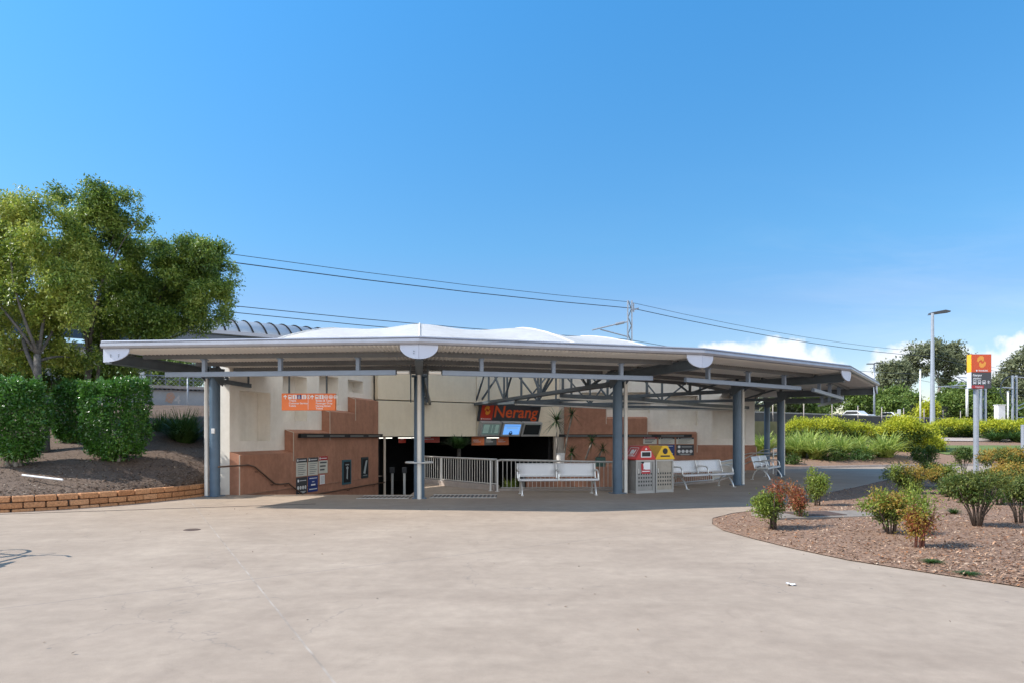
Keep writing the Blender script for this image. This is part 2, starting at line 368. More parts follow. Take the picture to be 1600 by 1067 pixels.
M_chip = islandmat('bark chips', [(.075, .034, .018), (.21, .10, .052), (.38, .225, .135), (.60, .44, .31), (.38, .14, .045)])
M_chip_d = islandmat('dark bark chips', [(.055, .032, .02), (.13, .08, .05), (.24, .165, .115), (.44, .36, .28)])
M_brick = islandmat('tan split blocks', [(.42, .19, .085), (.55, .275, .13), (.47, .225, .105), (.62, .33, .17)], .85)
M_bark = mat('grey brown bark', (.04, .034, .028), .9, col2=(.15, .13, .11), scale=9, bump=.8, bscale=25)
M_bark_p = mat('pale bark', (.20, .175, .15), .9, col2=(.42, .38, .33), scale=7, bump=.5)
M_stem = mat('brown stems', (.085, .06, .045), .85, var=.3, scale=20)
M_stem_r = mat('reddish stems', (.17, .065, .045), .85, var=.3, scale=20)
M_grass = mat('lawn grass', (.085, .13, .025), .9, col2=(.16, .20, .05), scale=3, bump=.5, bscale=120)
M_rough = mat('dry grass ground', (.12, .12, .05), .95, col2=(.22, .19, .10), scale=.6, bump=.4)
M_rooft = mat('grey ribbed roof sheet', (.62, .62, .62), .85, metal=.0, var=.08, scale=2)
M_rib = mat('dark roof rib', (.012, .012, .014), .95, spec=.1)
M_wallg = mat('weathered grey wall', (.42, .42, .43), .8, var=.12, scale=1.5)
M_galv = mat('galvanised pole', (.36, .39, .44), .45, metal=.35, var=.08, scale=4)
M_wire = mat('overhead wire', (.03, .04, .055), .6)
M_glassd = mat('dark glass', (.02, .025, .03), .1)
M_carw = mat('white car paint', (.75, .75, .75), .25, coat=.6)
M_tyre = mat('tyre rubber', (.02, .02, .02), .8)
M_rust = mat('rusty brown steel', (.09, .055, .04), .7, var=.3, scale=12, bump=.3)

# ---------------------------------------------------------------- layout in plan
C = [Vector(p) for p in ((-7.84, 18.02), (-2.37, 17.45), (2.93, 18.95), (7.30, 22.15), (10.72, 27.25), (12.25, 32.8))]
tang = [math.atan2((C[i + 1] - C[i]).y, (C[i + 1] - C[i]).x) for i in range(5)]
bis = [tang[0] - R(11)] + [(tang[i] + tang[i + 1]) / 2 for i in range(4)] + [tang[4] + R(9)]
bis[1] = R(7.6)
NRM = [Vector((math.sin(b), -math.cos(b))) for b in bis]         # outward along each rafter line
OVER = 3.4
E = [C[i] + NRM[i] * OVER for i in range(6)]
def rad(i, d): return E[i] - NRM[i] * d                            # point on rafter line i, d metres in from the edge
def v3(p, z): return Vector((p.x, p.y, z))
T = Vector((.809, .588)); NV = Vector((-.588, .809)); MID = Vector((5.1, 20.5))
def tn(t, n): return MID + T * t + NV * n                          # along / across the railway
PA = Vector((-5.1, 27.1)); PB = Vector((1.97, 32.2))               # feet of the portal wall

# ---------------------------------------------------------------- ground
def flat_poly(name, outer, hole, z, m):
    bm = bmesh.new(); edges = []
    for loop in [outer] + ([hole] if hole else []):
        vs = [bm.verts.new((p[0], p[1], z)) for p in loop]
        edges += [bm.edges.new((vs[i], vs[(i + 1) % len(vs)])) for i in range(len(vs))]
    bmesh.ops.triangle_fill(bm, use_beauty=True, use_dissolve=False, edges=edges)
    for f in bm.faces:
        if f.normal.z < 0: f.normal_flip()
    me = bpy.data.meshes.new(name); bm.to_mesh(me); bm.free(); me.materials.append(m)
    o = bpy.data.objects.new(name, me); COL.objects.link(o); return o
RAIL = [Vector(p) for p in ((-2.95, 22.9), (-2.3, 22.15), (-.45, 19.95), (3.25, 20.05), (6.95, 23.6), (10.0, 29.6))]
PIT = [(-7.25, 18.5), (-2.75, 18.5), (-2.95, 22.9), (-2.3, 22.15), (-.45, 19.95), (3.25, 20.05), (6.95, 23.6), (10.0, 29.6), (10.9, 31.75), (PB.x, PB.y), (PA.x, PA.y)]
g = MB(); g.grid([[(x, y, -2.4) for x in (-3000, -60, 0, 60, 3000)] for y in (-200, 0, 60, 3000)])
prop(g.build('ground', M_rough), kind='structure')
HOLE = PIT[:9] + [(PB.x, PB.y), (PB.x - 8.8, PB.y + 12.2), (PA.x - 8.8, PA.y + 12.2), (PA.x, PA.y)]
prop(flat_poly('plaza', [(-70, -40), (95, -40), (95, 33), (13, 48), (-20, 48), (-70, 25)], HOLE, 0, M_conc), kind='structure')
# sunken court in front of the portal: floor, side walls, steps
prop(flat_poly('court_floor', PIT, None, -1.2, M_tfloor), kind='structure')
w = MB()
for i in range(0, 8):
    a, b = PIT[i], PIT[i + 1]
    w.add([(a[0], a[1], -1.2), (b[0], b[1], -1.2), (b[0], b[1], -.003), (a[0], a[1], -.003)], [(0, 1, 2, 3)])
prop(w.build('court_side', M_dull), kind='structure')
w = MB()
for k in range(6):
    z = -.17 * (k + 1); w.box((-4.9, 18.52 + .3 * k + .15, (z - 1.19) / 2), (4.2, .3, z + 1.19))
prop(w.build('steps', M_dull), kind='structure')

# railway embankment: a level bench with a sloping face, running along the tracks
def emb(n):  # height of the ground across the tracks
    return 2.7
rows = []
for tt in np.linspace(-160, 420, 60):
    rows.append([v3(tn(tt, 14.9), 1.97 if abs(tt) < 14 else -2.0), v3(tn(tt, 15.1), 2.62), v3(tn(tt, 20), 2.7), v3(tn(tt, 45), 2.7), v3(tn(tt, 80), 2.8), v3(tn(tt, 400), 6.0)])
prop(MB().grid(rows).build('railway_embankment', M_rough), kind='structure')

# left garden bed behind the block wall
WALL_L = [Vector(p) for p in ((-17.5, 12.6), (-13.5, 13.55), (-10.7, 14.25), (-9.75, 14.95), (-9.05, 15.95), (-8.5, 17.2), (-8.25, 18.3), (-8.2, 19.3))]
def resample(pts, step):
    out = [pts[0].copy()]; acc = 0
    for a, b in zip(pts[:-1], pts[1:]):
        L = (b - a).length; d = step - acc
        while d <= L: out.append(a + (b - a) * (d / L)); d += step
        acc = L - (d - step)
    return out
WL = resample(WALL_L, .35)
def left_h(d): return .30 + .225 * d - .002 * d * d
rows = []
for i, p in enumerate(WL):
    f = i / (len(WL) - 1); ang = R(120) * (1 - f) + R(80) * f
    dv = Vector((math.cos(ang), math.sin(ang)))
    r = []
    for d in np.concatenate([np.linspace(0, 3, 13), np.linspace(3.4, 16, 22)]):
        q = p + dv * float(d); z = left_h(float(d)) + .05 * math.sin(q.x * 2.3 + 1) * math.sin(q.y * 1.9) * min(1, d)
        r.append((q.x, q.y, min(z, 2.8)))
    rows.append(r)
LBED = rows
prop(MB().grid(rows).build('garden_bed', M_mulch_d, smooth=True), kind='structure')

# right garden beds: the near triangular bed and the rising bed beyond the path
NEAR = [(3.62, 12.35), (3.85, 13.1), (4.5, 13.95), (5.5, 14.75), (6.5, 16.0), (7.6, 17.6), (9.1, 19.3), (10.6, 21.0), (12.4, 23.2), (14.2, 25.4), (17, 27.6), (21, 29.2),
        (27, 29), (27, 6), (9, 3.2), (7.2, 5.4), (5.9, 6.7), (5.38, 7.17), (4.8, 8.0), (4.3, 8.75), (3.98, 9.6), (3.72, 10.6), (3.55, 11.5)]
def inside(x, y, poly):
    c = False; n = len(poly)
    for i in range(n):
        x1, y1 = poly[i]; x2, y2 = poly[(i + 1) % n]
        if (y1 > y) != (y2 > y) and x < (x2 - x1) * (y - y1) / (y2 - y1) + x1: c = not c
    return c
def edge_dist(x, y, poly):
    best = 1e9; n = len(poly)
    for i in range(n):
        x1, y1 = poly[i]; x2, y2 = poly[(i + 1) % n]; dx, dy = x2 - x1, y2 - y1
        t = max(0, min(1, ((x - x1) * dx + (y - y1) * dy) / (dx * dx + dy * dy))); best = min(best, math.hypot(x - x1 - t * dx, y - y1 - t * dy))
    return best
def near_h(x, y):
    d = edge_dist(x, y, NEAR); b = .012 + .11 * (1 - math.exp(-d / 1.1))
    return b + .012 * math.sin(3.1 * x) * math.sin(2.7 * y) * min(1, d)
def smooth_loop(poly, k):
    out = []
    n = len(poly)
    for i in range(n):
        a, b = Vector(poly[i]), Vector(poly[(i + 1) % n])
        for j in range(k): out.append(tuple(a + (b - a) * (j / k)))
    return out
def bed_mesh(name, poly, hfun, m, step=.3, lim=None):
    bm = bmesh.new(); loop = smooth_loop(poly, 4)
    vs = [bm.verts.new((p[0], p[1], 0)) for p in loop]
    es = [bm.edges.new((vs[i], vs[(i + 1) % len(vs)])) for i in range(len(vs))]
    bmesh.ops.triangle_fill(bm, use_beauty=True, edges=es)
    for _ in range(5):
        long = [e for e in bm.edges if e.calc_length() > (step if min(v.co.y for v in e.verts) < 18 else step * 3)]
        if not long or len(bm.verts) > 30000: break
        bmesh.ops.subdivide_edges(bm, edges=long, cuts=1, use_grid_fill=True)
        bmesh.ops.triangulate(bm, faces=[f for f in bm.faces if len(f.verts) > 4])
    for v in bm.verts: v.co.z = hfun(v.co.x, v.co.y)
    bmesh.ops.recalc_face_normals(bm, faces=bm.faces[:])
    if sum(f.normal.z for f in bm.faces) < 0: bmesh.ops.reverse_faces(bm, faces=bm.faces[:])
    me = bpy.data.meshes.new(name); bm.to_mesh(me); bm.free(); me.materials.append(m)
    me.polygons.foreach_set('use_smooth', [True] * len(me.polygons))
    o = bpy.data.objects.new(name, me); COL.objects.link(o); return o
prop(bed_mesh('mulch_bed', NEAR, near_h, M_mulch), kind='structure')
# dark steel edging on the bed's far side
ed = MB(); ep = [Vector(p) for p in NEAR[0:11]]
ed.grid([[v3(p, -.01) for p in ep], [v3(p, .022) for p in ep]]); prop(ed.build('bed_edging', mat('dark edging', (.05, .04, .035), .8)), kind='structure')

def far_h(x, y):
    base = .05 + max(0, .088 * (y - 33.2)) if y < 62 else .05 + .088 * 28.8
    return min(base, 2.55)
rows = []
FK = [Vector(p) for p in ((11.9, 33.0), (13.0, 32.6), (16, 34.0), (20, 35.6), (26, 36.6), (34, 37), (60, 37), (110, 37))]
fk = resample(FK, 1.0)
for p in fk:
    rows.append([(p.x + d * (.0 if p.x > 14 else (-.2 if p.x < 12.5 else -.05)), p.y + d, far_h(p.x, p.y + d) if d > .01 else .02) for d in list(np.linspace(0, 30, 26)) + [40, 60, 90]])
prop(MB().grid(rows).build('sloping_bed', M_mulch, smooth=True), kind='structure')
k = MB()
for a, b in zip(fk[:-1], fk[1:]): k.bar(v3(a, .03), v3(b, .03), .18, .14)
prop(k.build('path_kerb', M_kerb), kind='structure')
# lawn and pale path on the slope
lw = MB(); lw.grid([[(x, y, far_h(x, y) + .03) for x in np.linspace(24.5, 60, 12)] for y in np.linspace(38.5, 43.5, 6)])
prop(lw.build('lawn', M_grass), kind='structure')
lw = MB(); lw.grid([[(x, y + .12 * (44 - x) , far_h(x, y + .12 * (44 - x)) + .05) for x in np.linspace(25, 70, 20)] for y in np.linspace(44.6, 47.5, 5)])
prop(lw.build('pale_path', mat('pale gravel path', (.40, .33, .29), .9, var=.15, scale=3)), kind='structure')

# ---------------------------------------------------------------- station building
ST = thing('station_building', 'low station entrance with curved white canopy, cream walls and stepped brown plinths', 'station building', (0, 18, 0))
# white roof: a shallow cone, ridged on the rafter lines and sagging between
def roof_h(d): return float(np.interp(d, [0, 1.5, 3.5, 5, 5.5, 7, 8, 9.0, 9.8, 13.4], [3.60, 3.67, 3.88, 4.20, 4.36, 4.87, 5.14, 5.36, 5.44, 5.15]))
rf = MB()
ds = [0, .3, .8, 1.5, 2.5, 3.5, 4.5, 5.5, 6.5, 7.5, 8.5, 9.2, 9.8, 11, 12.2, 13.4]
for i in range(5):
    rows = []
    for d in ds:
        a, b = rad(i, d), rad(i + 1, d); row = []
        for u in np.linspace(0, 1, 13):
            u = float(u); sag = .135 * math.sin(math.pi * u) ** 2 * min(1, d / 7) + (.10 * max(0, 1 - u * 2) * min(1, d / 9) if i == 0 else 0)
            row.append(v3(a + (b - a) * u, roof_h(d) - sag))
        rows.append(row)
    rf.grid(rows)
ro = rf.build('roof', M_roof, ST, smooth=True)
# raised seam strips on the rafter lines
for i in range(6):
    sm = MB()
    sm.tube([v3(rad(i, d), roof_h(d) + .01 - (.10 * min(1, d / 9) if i == 0 else 0)) for d in ds if d <= 9.8], .03, 6); sm.build('roof_seam', M_roof, ST, smooth=True)
# gutter: rounded profile
prof = [(0, .08), (.05, .085), (.075, .06), (.05, .045), (.085, .02), (.09, -.03), (.06, -.07), (0, -.08), (-.06, -.08), (-.06, .06)]
for i in range(5):
    a, b = E[i], E[i + 1]; gt = MB(); nn = [NRM[i], NRM[i + 1]]
    for p, n_ in ((a, NRM[i]), (b, NRM[i + 1])):
        pass
    t_ = (b - a).normalized(); o_ = Vector((t_.y, -t_.x))
    ra = [v3(a + NRM[i] * (x / NRM[i].dot(o_)), 3.55 + z) for x, z in prof]; rb = [v3(b + NRM[i + 1] * (x / NRM[i + 1].dot(o_)), 3.55 + z) for x, z in prof]
    n = len(prof)
    gt.add(ra + rb, [(k, (k + 1) % n, n + (k + 1) % n, n + k) for k in range(n)] + [tuple(range(n)), tuple(range(2 * n - 1, n - 1, -1))])
    gt.build('gutter', M_gut, ST, smooth='auto')
# corrugated soffit
for i in range(5):
    sf = MB(); Lb = (E[i + 1] - E[i]).length; nw = int(Lb / .1); nx = nw * 4
    rows = []
    for d in (-.02, .10, 1.5, 3.0, 4.6, 5.6):
        a, b = rad(i, d), rad(i + 1, d)
        rows.append([v3(a + (b - a) * (k / nx), (3.50 if d < 0 else 3.455) + .018 * math.cos(2 * math.pi * k / 4)) for k in range(nx + 1)])
    sf.grid(rows); sf.build('soffit', M_soff, ST)
    for d in (.95, 2.6, 4.0, 5.2):
        p = MB(); a, b = rad(i, d), rad(i + 1, d); t_ = (b - a).normalized()
        p.bar(v3(a + t_ * .1, 3.40), v3(b - t_ * .1, 3.385), .06, .105); p.build('purlin', M_purl, ST)
    a, b = rad(i, 1.1), rad(i + 1, 1.1); t_ = (b - a).normalized(); L_ = (b - a).length
    p = MB(); p.bar(v3(a + t_ * .52, 3.005), v3(b - t_ * .52, 3.005), .10, .115); p.build('ring_beam', M_beam, ST, bevel=.012)
    for k in range(1, 4):
        q = a + t_ * (.52 + (L_ - 1.04) * (k / 3 - .16)); p = MB()
        p.bar(v3(q, 3.06), v3(q, 3.40), .10, .08, up=(t_.x, t_.y, 0)); p.bar(v3(q, 3.32), v3(q, 3.345), .2, .1, up=(t_.x, t_.y, 0)); p.build('strut', M_beam, ST)
    for q0, q1 in ([(a + t_ * .22, a + t_ * .49)] if i == 1 else [(b - t_ * .49, b - t_ * .22)] if i == 0 else []):
        p = MB(); p.tube([v3(q0, 3.005), v3(q1, 3.005)], .045, 12); p.build('tie_rod', M_pipe, ST, smooth='auto')
# rafters, corner plates, columns
for i in range(6):
    p = MB(); a, b = v3(rad(i, .12), 3.28), v3(rad(i, 3.35), 3.24)
    p.bar(a, b, .05, .22); p.bar(a + Vector((0, 0, .11)), b + Vector((0, 0, .11)), .18, .02); p.bar(a - Vector((0, 0, .11)), b - Vector((0, 0, .11)), .18, .02)
    p.build('rafter', M_steel, ST)
    cp = MB()
    for s_, j in ((-1, i - 1), (1, i + 1)):
        if j < 0 or j > 5: continue
        t_ = (E[j] - E[i]).normalized(); o_ = Vector((t_.y, -t_.x)) * (1 if s_ > 0 else -1)
        wdt = .40 if i not in (0, 5) else .60
        o0 = E[i] + o_ * .015
        poly = [v3(o0, 3.47), v3(o0 + t_ * wdt, 3.47)]
        for k in range(1, 11):
            an = math.pi / 2 * k / 10
            poly.append(v3(o0 + t_ * wdt * math.cos(an), 3.45 - .27 * math.sin(an)))
        cp.prism(poly, v3(-o_ * .03, 0))
    cpo = cp.build('corner_plate', M_plate, ST)
    if i < 3:
        j = i + 1; t_ = (E[j] - E[i]).normalized(); o_ = Vector((t_.y, -t_.x))
        for a_, z_ in ((.18, 3.34), (.18, 3.30), (.36, 3.34), (.36, 3.30)) if i == 0 else ((-.10, 3.34), (-.10, 3.29)) if i == 1 else ():
            if a_ < 0: tt_ = (E[i - 1] - E[i]).normalized(); oo_ = Vector((-tt_.y, tt_.x)); q = E[i] + tt_ * -a_ + oo_ * .015
            else: tt_, oo_ = t_, o_; q = E[i] + t_ * a_ + o_ * .015
            bo = MB(); bo.tube([v3(q, z_), v3(q + oo_ * .012, z_)], .011, 8); bo.build('bolt', M_steel, cpo)
    c = MB(); c.tube([v3(C[i], 0), v3(C[i], 3.10)], .135, 24); c.box(v3(C[i], 3.115), (.38, .38, .03), bis[i]); c.box(v3(C[i], .012), (.36, .36, .024), bis[i])
    co = c.build('column', M_blue, ST, smooth='auto')
    dp = C[i] + NRM[i] * .20; c = MB()
    if i == 0: dp = C[0] + Vector((-.21, -.03))
    elif i >= 2: dp = C[i] + Vector((math.cos(bis[i]), math.sin(bis[i]))) * .20 + NRM[i] * .1
    c.tube([v3(dp, 0), v3(dp, 3.06), v3(dp + NRM[i] * .12, 3.3)], .055, 14); c.build('downpipe', M_pipe, co, smooth='auto')
    if i == 0:
        c = MB(); c.box(v3(C[0] + Vector((.02, -.15)), 1.72), (.09, .05, .13)); c.build('call_box', M_white, co, bevel=.01)
    if i in (1,):
        c = MB(); ringc = C[i] + NRM[i] * .08
        c.tube([v3(ringc + Vector((.34 * math.cos(t), .34 * math.sin(t))), .92) for t in np.linspace(0, 2 * math.pi, 33)], .022, 8)
        c.bar(v3(ringc + Vector((-.34, 0)), .92), v3(C[i], .92), .03, .03); c.bar(v3(ringc + Vector((.34, 0)), .92), v3(C[i], .92), .03, .03); c.build('guard_ring', M_ss, co, smooth='auto')
    # tapered fin plates hugging the column head
    fn = MB(); ti = Vector((math.cos(bis[i]), math.sin(bis[i])))
    FB = 2.5 if i == 1 else 2.95
    for s_ in (-1, 1):
        q = C[i] + ti * s_ * (.2 if i == 1 else .17)
        fn.prism([v3(q + NRM[i] * .42, 3.36), v3(q + NRM[i] * .38, 3.2), v3(q + NRM[i] * .05, FB), v3(q - NRM[i] * .08, FB - .05), v3(q - NRM[i] * .14, 3.36)], v3(ti * .03 * s_, 0))
    fn.build('fin_plate', M_steel, ST)
# trusses from the column heads to the portal wall and the side walls
ends = [v3(C[0] - NRM[0] * 1.3, 3.0), Vector((-3.47, 28.2, 2.92)), Vector((-1.60, 29.55, 2.95)), Vector((-1.45, 29.68, 2.95)), Vector((.5, 31.0, 2.95)), v3(C[5] - NRM[5] * 1.3, 3.0)]
def roof_over(i, p):
    return roof_h((Vector((p.x, p.y)) - E[i]).dot(-NRM[i])) - .45
for i in range(6):
    a = v3(C[i], 3.05); b = ends[i]; d = (b - a); L_ = d.length; t_ = d.normalized()
    p = MB()
    for s_ in (-.09, .09):
        sdv = Vector((-t_.y, t_.x, 0)) * s_
        p.bar(a + sdv, b + sdv, .09, .11)
    n = max(2, int(L_ / 1.5)); lo = [a + d * (k / n) for k in range(n + 1)]
    hi = [Vector((q.x, q.y, min(max(3.5, roof_over(i, q)), 5.0))) for q in lo]
    p.bar(hi[0], hi[-1], .12, .12) if n < 3 else [p.bar(hi[k], hi[k + 1], .12, .12) for k in range(n)]
    for k in range(n + 1):
        p.bar(lo[k], hi[k], .08, .08)
        if k < n: p.bar(lo[k + 1] if k % 2 == 0 else lo[k], hi[k] if k % 2 == 0 else hi[k + 1], .06, .06)
    p.build('truss', M_steel, ST)
    if 1 < i < 5:
        for f in (.3, .62):
            a2 = lo[0] + (lo[-1] - lo[0]) * f; nx_ = v3(C[i + 1], 3.05) + (ends[i + 1] - v3(C[i + 1], 3.05)) * f if i < 5 else None
            p = MB(); p.bar(a2 - Vector((0, 0, .12)), nx_ - Vector((0, 0, .12)), .08, .12); p.build('purlin', M_steel, ST)
            p = MB(); p.tube([a2 - Vector((0, 0, .22)), nx_ - Vector((0, 0, .22))], .03, 8); p.build('conduit', M_pipe, ST, smooth='auto')

# side walls: cream upper wall with stepped-up niches, brown plinth in steps
def side_wall(P0, P1, nrm, flip):
    L_ = (P1 - P0).length; t_ = (P1 - P0) / L_; sc = L_ / 8.97; n_ = nrm
    def W(s, o, z): q = P0 + t_ * (s * sc) + n_ * o; return Vector((q.x, q.y, z))
    def slab(mb, s0, s1, o0, o1, z0, z1, z1b=None):
        z1b = z1 if z1b is None else z1b
        mb.add([W(s0, o0, z0), W(s1, o0, z0), W(s1, o1, z0), W(s0, o1, z0), W(s0, o0, z1b), W(s1, o0, z1b), W(s1, o1, z1), W(s0, o1, z1)],
               [(3, 2, 1, 0), (4, 5, 6, 7), (0, 1, 5, 4), (1, 2, 6, 5), (2, 3, 7, 6), (3, 0, 4, 7)])
    cw = MB()
    top = 3.66
    nich = [(.42, 1.86, 1.45, 2.86), (2.5, 3.86, 2.07, 3.48), (4.62, 5.92, 2.66, 4.0), (6.62, 7.82, 3.2, 4.1)]
    # core, oblique end block, then the front layer left open at the niches
    e0 = W(0, -.44, -1.2); 
    cw.prism([W(0, -.74, -1.2), W(9.2, -.74, -1.2), W(9.2, -1.0, -1.2), W(.9, -1.25, -1.2), W(.72, -1.14, -1.2)], (0, 0, top + 1.2))
    s_prev = 0
    for (s0, s1, z0, z1) in nich:
        slab(cw, s_prev, s0, -.74, -.30, -1.2, top); slab(cw, s0, s1, -.74, -.30, -1.2, z0); (z1 < top - .02) and slab(cw, s0, s1, -.74, -.30, z1, top); s_prev = s1
    slab(cw, s_prev, 9.0, -.74, -.30, -1.2, top)
    cw.prism([W(.02, -.305, 3.655), W(9.0, -.305, 3.655), W(9.0, -.305, 5.0), W(5.5, -.305, 5.0), W(3, -.305, 4.5), W(1.5, -.305, 4.0), W(.02, -.305, 3.70)], -v3(n_, 0) * .5)
    wo = cw.build('side_wall', M_cream, ST)
    pl = MB(); steps = [(0, 2.59, 1.07), (2.59, 4.78, 1.70), (4.78, 6.61, 2.40), (6.61, 8.5, 2.93)]
    for s0, s1, h in steps: slab(pl, s0, s1, -.298, 0, -1.2, h, h + .09)
    # the plinth turns the oblique near end of the wall
    a, b, c_, d_ = W(-.001, 0, 0), W(-.001, -.298, 0), W(.66, -1.2, 0), W(.42, -1.16, 0)
    pl.add([(q.x, q.y, z) for z in (-1.2, ) for q in (a, b, c_, d_)] + [(a.x, a.y, 1.07), (b.x, b.y, 1.16), (c_.x, c_.y, 1.16), (d_.x, d_.y, 1.07)],
           [(0, 1, 2, 3), (4, 5, 6, 7), (0, 1, 5, 4), (1, 2, 6, 5), (2, 3, 7, 6), (3, 0, 4, 7)])
    po = pl.build('stepped_plinth', M_brown, ST)
    zl = [0] + [h for _, _, h in steps]
    for k, (s0, s1, h) in enumerate(steps):
        tr = MB()
        tr.bar(W(s0 + .012, .003, (zl[k] - .25) if k else -1.1), W(s0 + .012, .003, h), .03, .012, up=(n_.x, n_.y, 0))
        if k: tr.bar(W(s0 + .002, 0, h), W(s0 + .002, -.29, h + .09), .03, .016)
        tr.build('corner_bead', M_trim, po)
    ls = MB(); ls.bar(W(2.85, .055, 1.60), W(8.75, .055, 1.60), .09, .13); lo_ = ls.build('light_strip', M_black, ST)
    gs = MB()
    for k in range(4): gs.bar(W(3.2 + 1.42 * k, .103, 1.59), W(4.2 + 1.42 * k, .103, 1.59), .006, .055)
    gs.build('lens', mat('grey diffuser', (.16, .16, .15), .3), lo_)
    hr = MB(); o = .09
    pts = [(-.95, o, .80), (.25, o, .80), (.55, o, .74), (1.5, o, .20), (1.75, o, .17), (2.2, o, .17), (2.95, o, -.22), (3.3, o, -.30), (8.9, o, -.24)]
    hr.tube([W(*p) for p in pts], .024, 8)
    for s, z in ((.7, .66), (1.42, .25), (2.12, .17), (4, -.29), (6, -.27), (8, -.25)): hr.tube([W(s, 0, z - .07), W(s, o, z - .07), W(s, o, z)], .011, 6); hr.lathe(W(s, .0, z - .07), [(0, 0), (.03, 0), (.03, .012), (0, .012)], 8)
    hr.build('handrail', mat('bronze handrail', (.16, .10, .07), .35, metal=.6) if not flip else M_ss, ST, smooth='auto')
    return W
nl = (PA - Vector((-7.35, 18.4))).normalized()
WLf = side_wall(Vector((-7.35, 18.4)), PA.copy(), Vector((nl.y, -nl.x)), False)
P0r = Vector((11.35, 31.68)); nr = (PB - P0r).normalized()
WRf = side_wall(P0r, PB.copy(), Vector((-nr.y, nr.x)), True)

# portal wall, split by a dark joint, over a dark subway
pu = (PB - PA).normalized(); pn = Vector((pu.y, -pu.x))
def P(u, o, z): q = PA + pu * u + pn * o; return Vector((q.x, q.y, z))
PL = (PB - PA).length
pw = MB()
def pslab(mb, u0, u1, o0, o1, z0, z1, mi=0):
    mb.add([P(u0, o0, z0), P(u1, o0, z0), P(u1, o1, z0), P(u0, o1, z0), P(u0, o0, z1), P(u1, o0, z1), P(u1, o1, z1), P(u0, o1, z1)],
           [(3, 2, 1, 0), (4, 5, 6, 7), (0, 1, 5, 4), (1, 2, 6, 5), (2, 3, 7, 6), (3, 0, 4, 7)], mi)
pslab(pw, -.35, 4.2, -.05, .25, 1.57, 2.98); pslab(pw, 4.23, PL + .1, -.05, .25, 1.57, 2.98); pslab(pw, -.35, 4.2, -.05, .25, 3.02, 5.0); pslab(pw, 4.23, PL + .1, -.05, .25, 3.02, 5.0)
pslab(pw, -.4, PL + .2, -.4, -.06, 1.57, 5.0, 1)
pw.build('portal_wall', [M_panel, M_black], ST, bevel=.008)
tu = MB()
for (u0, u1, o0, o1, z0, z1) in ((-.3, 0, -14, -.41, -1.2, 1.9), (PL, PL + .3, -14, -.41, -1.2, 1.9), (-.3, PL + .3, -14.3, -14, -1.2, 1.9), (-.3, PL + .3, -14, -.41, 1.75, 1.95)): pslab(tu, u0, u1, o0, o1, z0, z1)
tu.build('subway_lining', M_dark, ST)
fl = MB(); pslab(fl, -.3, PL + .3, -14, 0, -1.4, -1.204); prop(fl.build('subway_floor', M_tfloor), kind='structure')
for ua, ub in ((-.02, .05), (PL - .05, PL + .02)): jb = MB(); pslab(jb, ua, ub, .02, .1, -1.2, 1.57); jb.build('portal_frame', M_trim, ST)
for u, o in ((.55, -1.0), (1.75, -1.6), (1.0, -3.2), (5.55, -.45), (3.6, -4)):
    t = thing('ceiling_light', 'lit ceiling light in the dark subway mouth', 'ceiling light', P(u, o, 1.55), math.atan2(pu.y, pu.x), 'lit ceiling lights of the subway')
    b = MB(); b.box((0, 0, .0), (.62, .24, .07)); b.build('housing', M_charc, t, local=True)
    b = MB(); b.box((0, 0, -.045), (.54, .18, .02)); b.build('diffuser', mat('lit diffuser', (.9, .9, .85), .4, emit=((1, .97, .86), 2.2)), t, local=True)

